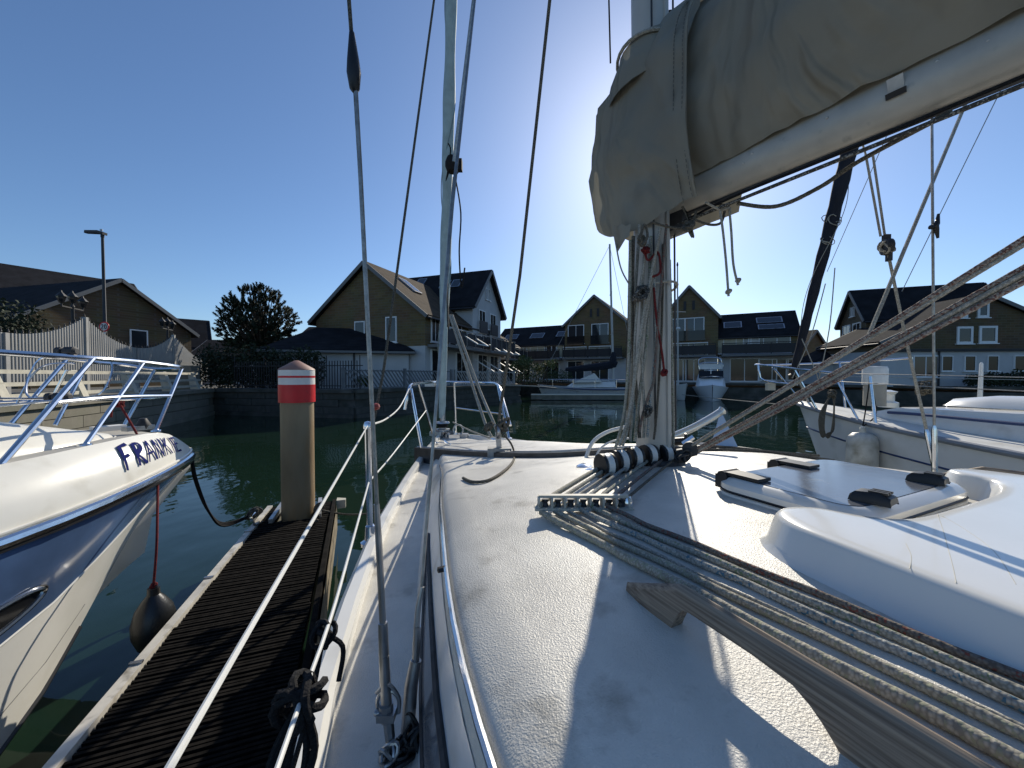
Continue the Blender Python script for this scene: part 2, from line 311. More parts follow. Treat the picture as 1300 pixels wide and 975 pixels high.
bp = nt.nodes.new('ShaderNodeBump'); bp.inputs['Distance'].default_value = .009; nt.links.new(a2.outputs[0], bp.inputs['Height']); nt.links.new(bp.outputs[0], b.inputs['Normal'])
struct(MB().add([(-120, -80, 0), (120, -80, 0), (120, 120, 0), (-120, 120, 0)], [(0, 1, 2, 3)]).build('water', wm, org=(0, 0, 0)))
QA = V((-12.97, 15.1, 0)); AD = V((-.329, .944, 0)); BD = V((.944, .329, 0))        # left quay line and its normal
q0 = QA-AD*32; qc = QA+AD*2.98; q2 = V((-6.67, 16.27, 0)); q3 = V((.54, 26.4, 0)); q4 = V((.31, 38.4, 0)); RD = V((.888, -.46, 0)).normalized()
qa = V((19.5, 28.5, 0)); qb = V((24.2, 21.0, 0)); q5 = V((42, 16.5, 0)); q6 = V((75, 0, 0)); q7 = V((75, -45, 0)); q8 = V((0, -45, 0))
bas = [q0, qc, q2, q3, q4, qa, qb, q5, q6, q7, q8]
cen = V((8, 6, 0)); rg = MB(); n = len(bas)
rg.grid([[p+ZV*GZ for p in bas], [cen+(p-cen).normalized()*1500+ZV*GZ for p in bas]], closed=True)
struct(rg.build('ground', pave, org=(0, 0, GZ), smooth=False))
def quay(a, b, label, blocks=True, top=GZ+.06, conc=conc):
    d = (b-a); L = d.length; x = d.normalized(); nrm = V((x.y, -x.x, 0))        # nrm points over the water
    t = thing('quay_wall', label, 'quay wall', a+ZV*0)
    MB().box((a+b)/2-nrm*.25+ZV*(-.4), (L, .5, 2.6), x).build('backing', conc, t, smooth=False)
    MB().box((a+b)/2-nrm*.2+ZV*(top-.07), (L, .75, .15), x).build('coping', conc, t, smooth=False)
    MB().box((a+b)/2+nrm*.08+ZV*.08, (L, .16, .16), x).build('ledge', conc, t, smooth=False)
    if blocks:
        k = int(L/1.25); wl = L/k
        me = [MB().box((0, 0, 0), (wl-.02, .07, .29), (1, 0, 0)).mesh('stone_block', conc, smooth=False)]
        for r in range(3):
            for i in range(k):
                if r % 2 and i == k-1: continue
                c = a+x*(wl*(i+.5+(.5 if r % 2 else 0)))+nrm*(.036+.006*random.random())+ZV*(.31+.31*r)
                inst('stone_block', me[0], t, c, (0, 0, atan2(x.y, x.x)))
    return t
quay(QA-AD*14, qc, 'sunlit stone block quay wall below the slanted-post railing on the left')
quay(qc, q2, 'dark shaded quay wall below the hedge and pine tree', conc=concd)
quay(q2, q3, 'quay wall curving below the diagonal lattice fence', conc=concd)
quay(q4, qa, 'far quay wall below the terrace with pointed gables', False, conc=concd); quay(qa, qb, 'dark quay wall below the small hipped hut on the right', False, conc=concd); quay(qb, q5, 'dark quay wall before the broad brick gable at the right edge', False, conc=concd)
# ---------------------------------------------------------------- house builder
def mk_window(w_, h_, mull=1, trans=0, fr=.07, pane=None):
    """window mesh in local XZ, facing -Y, centre at origin: frame + pane"""
    m = MB()
    m.box((-w_/2+fr/2, 0, 0), (fr, .09, h_)); m.box((w_/2-fr/2, 0, 0), (fr, .09, h_))
    m.box((0, 0, h_/2-fr/2), (w_-2*fr, .09, fr)); m.box((0, 0, -h_/2+fr/2), (w_-2*fr, .09, fr))
    for i in range(mull): m.box((-w_/2+w_*(i+1)/(mull+1), .005, 0), (fr*.7, .06, h_-2*fr))
    if trans: m.box((0, .007, h_*.18), (w_-2*fr, .055, fr*.6))
    m.box((0, -.03, -h_/2-.03), (w_+.14, .13, .055))
    p = MB().box((0, -.012, 0), (w_-2*fr, .012, h_-2*fr))
    return m.mesh('window', winfr, smooth=False), p.mesh('pane', pane or winpane, smooth=False)
WC = {}
def window(t, o, x, nrm, s, z, w_, h_, mull=1, trans=0, pane=None, name='window', fr=.07, tilt=None):
    key = (round(w_, 2), round(h_, 2), mull, trans, pane.name if pane else '', fr)
    if key not in WC: WC[key] = mk_window(w_, h_, mull, trans, fr, pane)
    me, pm = WC[key]
    loc = o+x*s+ZV*z+nrm*.02 if tilt is None else tilt[0]
    q = inst(name, me, t, loc, (0, 0, atan2(x.y, x.x)) if tilt is None else tilt[1])
    c = bpy.data.objects.new('pane', pm); COL.objects.link(c); c.parent = q
    return q
def wallgable(t, o, x, n_, L, D, z0, ze, zr, m, split=None, m2=None, ridge='D', name='wall'):
    """walls of a house: o = front left corner (facing us), x along the front, n_ = outward front normal, D = depth.  ridge 'D': gable in front; 'L': gables at the sides"""
    bk = -n_*D
    zb = split if split else z0
    b = MB(); P = lambda s, d, z: o+x*s+bk*d+ZV*z
    if ridge == 'D':
        f = [P(0, 0, zb), P(L, 0, zb), P(L, 0, ze), P(L/2, 0, zr), P(0, 0, ze)]; b.prism(f, bk)
    else:
        f = [P(0, 0, zb), P(0, 1, zb), P(0, 1, ze), P(0, .5, zr), P(0, 0, ze)]; b.prism(f, x*L)
    w1 = b.build(name, m, t, smooth=False)
    if split:
        MB().prism([o+x*.02-n_*.02+ZV*z0, o+x*(L-.02)-n_*.02+ZV*z0, o+x*(L-.02)+bk+n_*.02+ZV*z0, o+x*.02+bk+n_*.02+ZV*z0], ZV*(split-z0-.0)).build('ground_floor', m2, t, smooth=False)
    return w1
def roofs(t, o, x, n_, L, D, ze, zr, m, ridge='D', ov=.3, th=.16, m2=None, verge=True):
    bk = -n_
    if ridge == 'D': a, da, h, dh = bk, D, x, L
    else: a, da, h, dh = x, L, bk, D
    sl = (zr-ze)/(dh/2); k = ov
    for i, sgn in enumerate((0, 1)):
        e0 = o+h*(-k if not sgn else dh+k)-a*ov+ZV*(ze-sl*k+.03); r0 = o+h*(dh/2)-a*ov+ZV*(zr+.03)
        s = MB().prism([e0, r0, r0+ZV*th, e0+ZV*th], a*(da+2*ov)); s.build('roof', (m2 if (m2 and sgn) else m), t, smooth=False)
        ge = e0-h*(.05 if not sgn else -.05); MB().bar(ge+a*.05, ge+a*(da+2*ov-.05), .06, 6).build('gutter', darkm, t)
    if verge:
        for q in (-ov-.025, da+ov+.025):
            g = MB()
            for sgn in (-1, 1):
                p0 = o+h*(dh/2)+a*q+ZV*(zr+.02); p1 = o+h*(dh/2+sgn*(dh/2+k))+a*q+ZV*(ze-sl*k+.02); g.beam(p0+ZV*.06, p1+ZV*.06, .05, .2, up=ZV)
            g.build('bargeboard', fasc, t, smooth=False)
def skylight(t, o, x, up_, nrm, s, u, w_, h_):
    c = o+x*s+up_*u+nrm*.05; f = MB().box(c, (w_, h_, .1), x, up_, nrm).build('skylight', steeld, t, smooth=False)
    MB().box(c+nrm*.045, (w_-.16, h_-.16, .03), x, up_, nrm).build('pane', winpane, f, smooth=False)
def balcony(t, o, x, n_, s, z, L, dep=1.1, posts=5, glassy=False):
    c = o+x*(s+L/2)+n_*(dep/2)
    f = MB().box(c+ZV*z, (L, dep, .16), x).build('balcony', fasc, t, smooth=False)
    r = MB(); r.beam(o+x*s+n_*dep+ZV*(z+1), o+x*(s+L)+n_*dep+ZV*(z+1), .06, .06)
    for i in range(posts): r.box(o+x*(s+.04+(L-.08)*i/(posts-1))+n_*(dep-.03)+ZV*(z+.55), (.06, .06, .92), x)
    r.build('balcony_rail', steeld if glassy else darkm, f, smooth=False)
    MB().box(o+x*(s+L/2)+n_*(dep-.05)+ZV*(z+.53), (L-.1, .02, .75), x).build('balcony_panel', darkm, f, smooth=False)
# --- centre house: brick gable and taller white gable
SD = V((.342, .94, 0)).normalized(); GD = V((.94, -.342, 0)).normalized()     # SD: along water side going away; GD: along the gable to the right
cc = V((-4.73, 21, 0)); o = cc-GD*7.75; nf = -SD
t = thing('brick_house', 'yellow brick gabled house with white ground floor beside tall white gable, behind the furled sail', 'house', cc+ZV*GZ)
wallgable(t, o, GD, nf, 7.75, 9.2, GZ, 5.15, 8.2, brick, 3.45, rend)
roofs(t, o, GD, nf, 7.75, 9.2, 5.15, 8.2, slate, m2=tile)
window(t, o, GD, nf, 3.35, 4.35, .75, 1.25, 0, 0); window(t, o, GD, nf, 5.55, 4.4, .75, 1.45, 0, 0)
slope = V((GD.x, GD.y, -(8.2-5.15)/3.875)).normalized(); rn = SD.cross(slope); rn = rn if rn.z > 0 else -rn
skylight(t, o+GD*3.875+ZV*8.39, SD, slope, rn, 2.2, 1.75, .8, 1.5)
ns = GD                                                   # side facing the water
window(t, cc, SD, ns, 1.0, 4.45, .9, 1.5, 1); window(t, cc, SD, ns, 3.4, 4.3, 1.6, 1.7, 1); window(t, cc, SD, ns, 6.6, 4.3, 1.6, 1.7, 1)
for s in (1.3, 4.2, 7.0): window(t, cc, SD, ns, s, 2.3, 1.5, 2.0, 1, pane=glass, name='patio_door')
balcony(t, cc, SD, ns, .2, 3.45, 8.6, 1.2, 8, True)
b_ = MB().bar(cc+nf*.06-GD*3.0+ZV*GZ, cc+nf*.06-GD*3.0+ZV*3.4, .05, 6).build('drainpipe', darkm, t)
# taller white gable block
c2 = cc+SD*5.2+GD*.35; D2 = 9.0; L2 = 5.0; nw = GD
t = thing('white_house', 'tall white rendered house with dark slate roof, skylights and juliet balconies behind brick gable', 'house', c2+SD*2.5+ZV*GZ)
wallgable(t, c2, SD, nw, L2, D2, GZ, 6.6, 9.3, rend)
roofs(t, c2, SD, nw, L2, D2, 6.6, 9.3, slate, ov=.35)
for s in (1.45, 3.4):
    window(t, c2, SD, nw, s, 5.6, 1.1, 1.6, 1)
    f = MB().box(c2+SD*s+nw*.16+ZV*5.2, (1.3, .05, .85), SD).build('juliet_balcony', darkm, t, smooth=False)
for s in (2.2, 2.75): window(t, c2, SD, nw, s, 7.7, .25, .8, 0, pane=glass, fr=.03)
dn = V((-SD.x, -SD.y, -(9.3-6.6)/2.5)).normalized(); rn = GD.cross(dn); rn = rn if rn.z > 0 else -rn
for i, (s, u) in enumerate(((-2.0, 1.5), (-2.9, 1.5), (-5.2, .9), (-6.2, 1.2), (-7.6, 1.5))): skylight(t, c2+SD*2.5+ZV*9.5, GD, dn, rn, s, u, .75, .9)
balcony(t, c2, SD, nw, .1, 3.4, 4.8, 1.3, 6, True); window(t, c2, SD, nw, 1.5, 2.3, 1.6, 2.0, 1, name='patio_door'); window(t, c2, SD, nw, 3.6, 2.3, 1.6, 2.0, 1, name='patio_door'); window(t, c2, SD, nw, 2.5, 4.4, 2.4, 1.6, 2)
c3 = c2+SD*5.6-GD*1.2; t = thing('terrace_end_house', 'lower brick house with slate roof and balcony awning beyond tall white gable', 'house', c3+SD*3+ZV*GZ)
wallgable(t, c3, SD, nw, 6.5, 7, GZ, 4.6, 6.6, brickd, None, None, 'L'); roofs(t, c3, SD, nw, 6.5, 7, 4.6, 6.6, tile, 'L')
balcony(t, c3, SD, nw, .2, 3.2, 6, 1.3, 6, True); window(t, c3, SD, nw, 1.6, 2.2, 1.6, 2.0, 1, name='patio_door'); window(t, c3, SD, nw, 4.6, 2.2, 1.6, 2.0, 1, name='patio_door')
# white awning frames on the water side
for i, (s, z, nm) in enumerate(((2.5, 4.55, 'upper balcony near brick corner'), (6.0, 4.35, 'upper balcony of the tall white house'), (8.6, 4.3, 'far upper balcony of the white house'), (5.2, 2.9, 'ground floor of the tall white house'), (9.2, 2.9, 'far ground floor doors'))):
    p = cc+SD*s+GD*.5; m = MB(); m.beam(p+ZV*z, p+GD*1.5-ZV*.9+ZV*z, .08, .06); m.beam(p+SD*1.5+ZV*z, p+SD*1.5+GD*1.5-ZV*.9+ZV*z, .08, .06); m.beam(p+GD*1.5-ZV*.9+ZV*z, p+SD*1.5+GD*1.5-ZV*.9+ZV*z, .1, .06)
    tag(m.build('awning_frame', winfr, smooth=False), 'white slanting awning arm on the '+nm, 'awning', 'awning arms on the waterside houses')
# garage with hipped roof
def hiphouse(name, label, c, x, n_, L, D, zw, zr, m, mr, ov=.35, rl=.25, cat='garage'):
    t = thing(name, label, cat, c+ZV*GZ); bk = -n_
    MB().prism([c+ZV*GZ, c+x*L+ZV*GZ, c+x*L+bk*D+ZV*GZ, c+bk*D+ZV*GZ], ZV*(zw-GZ)).build('wall', m, t, smooth=False)
    e = [c-x*ov+n_*ov+ZV*zw, c+x*(L+ov)+n_*ov+ZV*zw, c+x*(L+ov)+bk*(D+ov)+ZV*zw, c-x*ov+bk*(D+ov)+ZV*zw]
    r = [c+x*(L*(.5-rl))+bk*D*.5+ZV*zr, c+x*(L*(.5+rl))+bk*D*.5+ZV*zr]
    MB().add([p+ZV*.1 for p in e]+r+[p-ZV*.06 for p in e], [(0, 1, 5, 4), (1, 2, 5), (2, 3, 4, 5), (3, 0, 4), (0, 6, 7, 1), (1, 7, 8, 2), (2, 8, 9, 3), (3, 9, 6, 0), (6, 9, 8, 7)]).build('roof', mr, t, smooth=False)
    MB().box(c+x*L/2+n_*(ov+.05)+ZV*(zw-.0), (L+2*ov, .1, .12), x).build('gutter', fasc, t, smooth=False)
    return t
gx = V((.97, .24, 0)).normalized(); gn = V((gx.y, -gx.x, 0)); gc = atY(340, 470, 19.5); gc.z = 0
t = hiphouse('garage', 'low white garage with dark hipped roof in front of the brick gable house', gc, gx, gn, 6.9, 5, 3.05, 4.6, rend, slate)
for s in (2.3, 4.1): MB().bar(gc+gx*s+gn*.06+ZV*GZ, gc+gx*s+gn*.06+ZV*3.0, .045, 6).build('drainpipe', darkm, t)
hb = atY(375, 470, 27); hb.z = 0
t = thing('slate_roof_house', 'low slate roofed building between pine tree and brick gable', 'house', hb+ZV*GZ)
wallgable(t, hb, V((1, 0, 0)), V((0, -1, 0)), 3.5, 5, GZ, 3.9, 5.35, brickd, None, None, 'L'); roofs(t, hb, V((1, 0, 0)), V((0, -1, 0)), 3.5, 5, 3.9, 5.35, slate, 'L')
# --- left houses
lo = atY(22, 450, 19.0); lo.z = 0; lx = (atY(243, 450, 27)-atY(22, 450, 19.0)); lx.z = 0; LL = lx.length; lx.normalize(); ln = V((lx.y, -lx.x, 0)); 
t = thing('brick_hall', 'large dark brick building with long slate roof behind the white swooping fence', 'house', lo+lx*LL/2+ZV*GZ)
wallgable(t, lo, lx, ln, LL, 12, GZ, 4.7, 7.4, brickd); roofs(t, lo, lx, ln, LL, 12, 4.7, 7.4, slate)
window(t, lo, lx, ln, LL*.62, 3.95, .95, 1.4, 0)
lr = atY(-130, 400, 27); lr.z = 0; rx = (atY(165, 400, 37.5)-atY(-130, 400, 27)); rx.z = 0; RL = rx.length; rx.normalize(); rn_ = V((rx.y, -rx.x, 0)); lr = lr+rn_*4.5
t = thing('long_roof_building', 'long building with broad slate roof rising above brick hall at far left', 'house', lr+rx*RL/2+ZV*GZ)
wallgable(t, lr, rx, rn_, RL, 9, GZ, 7.3, 10.6, brickd, None, None, 'L'); roofs(t, lr, rx, rn_, RL, 9, 7.3, 10.6, slate, 'L')
a = atY(-140, 400, 25); b2 = atY(84, 400, 31.5); a.z = b2.z = 0; dx = (b2-a); DL = dx.length; dx.normalize(); dnn = V((dx.y, -dx.x, 0))
t = thing('brown_roof_house', 'low house with sunlit brown tiled roof at far left edge', 'house', (a+b2)/2+ZV*GZ)
wallgable(t, a, dx, dnn, DL, 5, GZ, 6.6, 8.5, brickd, None, None, 'L'); roofs(t, a, dx, dnn, DL, 5, 6.6, 8.5, tile, 'L')
for (p0, p1, Y0, Y1, ze, zr, lb, mm) in ((208, 264, 33, 35, 4.4, 6.9, 'small slate roofed house with pale gable edge left of the pine', slate), (245, 345, 29, 30, 3.2, 4.55, 'low dark roof behind the hedge left of the pine trunk', slate)):
    a = atY(p0, 450, Y0); b2 = atY(p1, 450, Y1); a.z = b2.z = 0; x = b2-a; L = x.length; x.normalize(); nn = V((x.y, -x.x, 0))
    t = thing('distant_house', lb, 'house', a+ZV*GZ); wallgable(t, a, x, nn, L, 5, GZ, ze, zr, rend, None, None, 'L'); roofs(t, a, x, nn, L, 5, ze, zr, mm, 'L')
# --- far terrace with two pointed gables
RN = V((-.46, -.888, 0)).normalized(); R0 = V((2.15, 42, 0))
def rowp(px):
    k = (px-650)/488; Y = 43.11/(1+.518*k); return V((k*Y, Y, 0))
def rows(px): return (rowp(px)-R0).dot(RD)
def terrace(px0, px1, label, lites, wins, D=5.6, m=brick, hip=False):
    a = rowp(px0); L = rows(px1)-rows(px0); t = thing('terrace_house', label, 'house', a+RD*L/2+ZV*GZ, 'low roofed houses of the far terrace')
    wallgable(t, a, RD, RN, L, D, GZ, 5.15, 7.3, m, 3.5, rend, 'L'); roofs(t, a, RD, RN, L, D, 5.15, 7.3, slate, 'L', verge=False, ov=.2)
    dn = V((RN.x, RN.y, -(7.3-5.15)/(D/2))).normalized(); rn = RD.cross(dn); rn = rn if rn.z > 0 else -rn
    for px, u, w_, h_ in lites: skylight(t, R0-RN*(D/2)+ZV*7.48, RD, dn, rn, rows(px), u, w_, h_)
    for px, z, w_, h_, pn in wins: window(t, a, RD, RN, rows(px)-rows(px0), z, w_, h_, max(1, int(w_/1.2)), pane=pn)
    balcony(t, a, RD, RN, .2, 3.5, L-.4, 1.3, max(4, int(L/1.2)))
    return t
terrace(628, 718, 'long low terrace with three skylights left of the pointed gables', ((644, 2.1, 1.6, 1.0), (677, 2.1, 1.6, 1.0), (711, 2.0, 1.6, 1.0)), ((661, 4.4, 1.6, 1.1, tanrefl), (678, 4.4, 2.6, 1.1, tanrefl), (700, 4.4, 1.2, 1.2, None), (708, 4.35, 1.4, 1.3, tanrefl), (665, 2.3, 1.6, 2.0, glass), (700, 2.3, 1.8, 2.0, glass)))
terrace(797, 846, 'narrow slate roofed link house behind the mast', (), ((812, 4.4, 1.6, 1.3, None), (830, 4.4, 1.6, 1.3, None)))
terrace(912, 1013, 'terrace house with large six-pane skylight right of the pointed gables', ((930, 2.0, 1.4, 1.0), (968, 1.5, .74, .9), (978.5, 1.5, .74, .9), (989, 1.5, .74, .9), (969, 2.6, .74, .75), (979.5, 2.6, .74, .75), (990, 2.6, .74, .75)), ((926, 4.4, 2.8, 1.4, tanrefl), (953, 4.4, 1.2, 1.5, curt), (977, 4.4, 2.8, 1.4, None), (945, 2.3, 2.2, 2.0, glass), (980, 2.3, 2.0, 1.8, glass), (1000, 2.3, 1.6, 1.8, glass)))
for (pa, pb, pm, lb, wn_) in ((719, 796, 757, 'pointed brick gable house of the far terrace, left of the mast', ((733, 6.2, 1.7, 2.0), (763, 6.2, 1.7, 2.0))), (840, 911, 873, 'pointed brick gable house of the far terrace, right of the mast', ((858, 6.2, 1.6, 2.0), (881, 6.2, 1.6, 2.0)))):
    a = rowp(pa)+RN*.5; L = rows(pb)-rows(pa); t = thing('gable_house', lb, 'house', a+RD*L/2+ZV*GZ, 'pointed gable houses of the far terrace')
    wallgable(t, a, RD, RN, L, 9, GZ, 6.95, 9.65, brick, 3.5, rend); roofs(t, a, RD, RN, L, 9, 6.95, 9.65, slate, ov=.22)
    for px, z, w_, h_ in wn_:
        s = rows(px)-rows(pa); window(t, a, RD, RN, s, 6.0, w_, 1.9, 1)
        MB().box(a+RD*s+RN*.14+ZV*5.35, (w_+.1, .06, .9), RD).build('juliet_balcony', glass, t, smooth=False)
        window(t, a, RD, RN, s, 4.15, 2.2, 1.2, 1, pane=tanrefl); window(t, a, RD, RN, s, 2.3, 1.8, 2, 1, name='patio_door')
    for q in (-.35, .35): MB().box(a+RD*(L/2+q)+RN*.02+ZV*8.05, (.22, .06, .8), RD).build('slot_window', darkm, t, smooth=False)
    balcony(t, a, RD, RN, .15, 3.5, L-.3, 1.2, 6)
# --- right houses
ra = atY(1064, 450, 29.5); ra.z = 0; x1 = V((.62, -.35, 0)); 
x1 = V((.42, -.907, 0)).normalized(); n1 = V((x1.y, -x1.x, 0))           # gable faces left-front
xr = V((.96, -.28, 0)).normalized(); nr = V((xr.y, -xr.x, 0))
g0 = atY(1066, 450, 31); g0.z = 0
t = thing('corner_house', 'brick house with slate roof and small gable windows at right behind the moored yacht', 'house', g0+ZV*GZ)
xg = V((-.345, -.94, 0)).normalized(); ng = V((xg.y, -xg.x, 0)); 
wallgable(t, g0, xg, ng, 4.05, 7, GZ, 5.8, 8.05, brickd); roofs(t, g0, xg, ng, 4.05, 7, 5.8, 8.05, slate, ov=.25)
for s in (1.15, 2.75): window(t, g0, xg, ng, s, 5.1, 1.2, 1.2, 1); window(t, g0, xg, ng, s, 3.5, 1.2, .9, 1)
for s in (1.85, 2.25): window(t, g0, xg, ng, s, 6.6, .22, .7, 0, pane=glass, fr=.03)
k0 = g0+xg*4.05; window(t, k0, -ng, xg, 1.6, 4.6, 1.3, 1.0, 1)
h0 = atY(1118, 450, 23); h0.z = 0; h1 = atY(1386, 450, 22); h1.z = 0; xh = h1-h0; HL = xh.length; xh.normalize(); nh = V((xh.y, -xh.x, 0))
t = thing('brick_apartments', 'broad brick gable above white ground floor at the right edge, square windows', 'house', h0+xh*HL/2+ZV*GZ)
wallgable(t, h0, xh, nh, HL, 5, GZ, 3.75, 6.42, brickd, 3.3, rend); roofs(t, h0, xh, nh, HL, 5, 3.75, 6.42, slate, ov=.2, m2=None)
def sx(px, py=450):
    d = ray(px, py); k = d.x/d.y; return (k*h0.y-h0.x)/(xh.x-k*xh.y)
for px, z, w_, h_ in ((1220, 5.6, .55, .85), (1246, 5.65, .6, .9), (1223.5, 4.18, .85, 1.0), (1253, 4.2, .95, 1.0)): window(t, h0, xh, nh, sx(px), z, w_, h_, 0, fr=.12)
for px in (1202, 1231, 1260, 1294): window(t, h0, xh, nh, sx(px), 2.52, .6, .9, 0, pane=glass, fr=.04)
window(t, h0, xh, nh, sx(1175), 2.35, 1.4, 1.3, 1)
MB().bar(h0+xh*sx(1191)+nh*.06+ZV*GZ, h0+xh*sx(1191)+nh*.06+ZV*3.3, .05, 6).build('drainpipe', darkm, t)
MB().box(h0+xh*HL/2+nh*.08+ZV*3.3, (HL, .16, .14), xh).build('band_course', darkm, t, smooth=False)
hh = atY(1042, 460, 27); hh.z = 0
hiphouse('hipped_hut', 'small white hut with hipped roof at right beside the navy furled sail', hh, V((.97, -.24, 0)).normalized(), V((-.24, -.97, 0)).normalized(), 3.1, 3, 2.75, 4.15, rend, slate, cat='hut', rl=.12)
gh = atY(1020, 450, 36); gh.z = 0; t = thing('small_gable_house', 'small brick gabled house just right of the navy furled sail', 'house', gh+ZV*GZ)
wallgable(t, gh, V((.9, .43, 0)), V((.43, -.9, 0)), 3.6, 6, GZ, 4.6, 6.0, brick); roofs(t, gh, V((.9, .43, 0)), V((.43, -.9, 0)), 3.6, 6, 4.6, 6.0, tile, ov=.2)
dh = MB(); 
p0 = atY(1130, 480, 22); p1 = atY(1420, 480, 21)
def leaves(m, c, rad, nn_, size, flat=1.0):
    for _ in range(nn_):
        d = V((random.gauss(0, 1), random.gauss(0, 1), random.gauss(0, 1))).normalized()*(random.random()**.4); p = V(c)+V((d.x*rad[0], d.y*rad[1], d.z*rad[2]))
        a = V((random.uniform(-1, 1), random.uniform(-1, 1), random.uniform(-1, 1))).normalized(); b_ = a.orthogonal().normalized(); b_ = Matrix.Rotation(random.random()*6.28, 3, a) @ b_; c_ = a.cross(b_); s = size*random.uniform(.6, 1.3)
        o_ = len(m.v); m.v += [p-b_*s*.5, p+c_*s*.25, p+b_*s*.5, p-c_*s*.25]; m.f.append((o_, o_+1, o_+2, o_+3))
def bush(name, label, c, rad, n_, size, mt, cat='bush', group=None):
    c = V(c); t = thing(name, label, cat, (c.x, c.y, GZ), group); m = MB()
    for _ in range(max(4, int(n_/90))):
        q = V((random.uniform(-.7, .7)*rad[0], random.uniform(-.7, .7)*rad[1], random.uniform(-.6, .55)*rad[2])); leaves(m, c+q, [r*.45 for r in rad], 90, size)
    f = m.build('foliage', mt, t, smooth=False)
    s = MB()
    for i in range(5): s.bar((c.x+random.uniform(-.3, .3)*rad[0], c.y, GZ-.05), (c.x+random.uniform(-.7, .7)*rad[0], c.y+random.uniform(-.4, .4)*rad[1], c.z+rad[2]*.4), .03, 5, .01)
    s.build('stem', bark, t); return t
def hedge(p0, p1, zt, d, n_, label, mt=leafd):
    t = thing('hedge', label, 'hedge', V((p0.x, p0.y, GZ))); m = MB(); k = max(3, int((p1-p0).length/.5))
    for i in range(k+1):
        c = p0.lerp(p1, i/k); h = (zt-GZ)*random.uniform(.8, 1.1); leaves(m, V((c.x, c.y, GZ+h*.5)), (.5, d, h*.52), int(n_/k), .16)
    m.build('foliage', mt, t, smooth=False)
    s = MB()
    for i in range(k): 
        c = p0.lerp(p1, (i+.5)/k); s.bar((c.x, c.y, GZ-.05), (c.x+.1, c.y, GZ+.6), .03, 5)
    s.build('stem', bark, t); return t
hedge(atY(1236, 480, 21.2), atY(1400, 480, 20.6), 2.1, .35, 4200, 'dark clipped hedge in front of the right white ground floor')
hedge(atY(262, 480, 19.6), atY(400, 480, 18.3), 3.25, .6, 9000, 'tall dark hedge below the pine tree on the far quay')
hedge(atY(655, 478, 27.8), atY(722, 478, 37.5), 2.5, .7, 1500, 'loose green hedge on the quay left of the far yacht', leafm)
bush('bush', 'pale yellow-green bush catching sun left of the far yacht', atY(692, 466, 30)+ZV*0, (1.0, .8, .7), 700, .16, leafy)
bush('bush', 'dark green spiky bush on the quay beside the lattice fence', atY(662, 462, 28), (1.1, .9, .8), 800, .18, leafm)
bush('bush', 'small grassy shrub at the left end of the lattice fence', atY(458, 484, 18), (.45, .4, .5), 250, .16, leafm)
bush('bush', 'big dark conifer bush behind the fence at far left', atY(5, 412, 17), (1.5, 1.4, 1.3), 2600, .18, leafd)
bush('bush', 'rounded dark bush leaning beside the far-left conifer', atY(32, 424, 18), (.8, .9, .7), 900, .16, leafd)
# pine tree: many short upright shoots of needles
def pine():
    base = atY(331, 470, 22); base.z = GZ; t = thing('pine_tree', 'dark round-topped pine tree on the quay behind the striped pile', 'tree', base)
    tr = MB(); top = base+V((.15, 0, 4.3)); tr.tube(cr([base-ZV*.1, base+V((.1, 0, 1.6)), base+V((-.05, .1, 3.0)), top], 4), [.2-.011*i for i in range(13)], 8)
    m = MB(); cz = base+V((-.15, 0, 3.6)); cnt = 0
    while cnt < 900:
        d = V((random.uniform(-1, 1), random.uniform(-1, 1), random.uniform(-.75, 1)))
        if d.length > 1 or d.length < .35: continue
        wdt = 2.15*(1-.25*max(0, d.z)); p = cz+V((d.x*wdt+d.z*.15, d.y*1.7, d.z*2.15+.25*noise.noise(d*3)))
        if noise.noise(d*2.3+V((3, 1, 2))) < -.3: continue
        cnt += 1
        if cnt % 7 == 0:
            q = base+V((.05, .05, 1.6+1.6*random.random())); tr.tube(cr([q, q.lerp(p, .5)-ZV*.15, p], 3), [.05, .045, .04, .035, .03, .025, .015], 5)
        out = (d*.75+ZV*.55+V((random.uniform(-.5, .5), random.uniform(-.5, .5), random.uniform(-.3, .3)))).normalized(); L = random.uniform(.22, .38)
        for i in range(44):
            s = random.random(); c = p+out*(L*(s-.3)); a = Matrix.Rotation(random.random()*6.28, 3, out) @ out.orthogonal().normalized(); q = c+(a*.75+out*.6).normalized()*random.uniform(.12, .2)*(1.1-.5*s); e = out.cross(a)*.03
            o_ = len(m.v); m.v += [c-e, c+e, q]; m.f.append((o_, o_+1, o_+2))
    tr.build('trunk', bark, t); m.build('crown', leafd, t, smooth=False)
pine()
# ---------------------------------------------------------------- left promenade: railing, fence, lamps
LR = thing('quay_railing', 'slanted concrete posts with pale rails along the left quay edge', 'railing', QA-AD*10+ZV*GZ)
e_ = QA-BD*.45; pm = None
prof = lambda c: [c+ZV*GZ-BD*.02, c+ZV*GZ+BD*.30, c+ZV*(GZ+.80)+BD*.02, c+ZV*(GZ+.80)-BD*.12]
for i in range(8):
    c = e_+AD*(-.25-2.33*(i-1)); MB().prism([q-AD*.11 for q in prof(c)], AD*.22).build('railing_post', concp, LR, smooth=False)
for z, off in ((.74, .10), (.46, .16), (.2, .22)): 
    MB().beam(e_+AD*2.6+BD*(off-.05)+ZV*(GZ+z), e_-AD*16+BD*(off-.05)+ZV*(GZ+z), .05, .09).build('rail', concp, LR, smooth=False)
f0 = QA-BD*2.5
FN = thing('picket_fence', 'tall white picket fence with swooping top and lamp posts on left promenade', 'fence', f0+ZV*GZ)
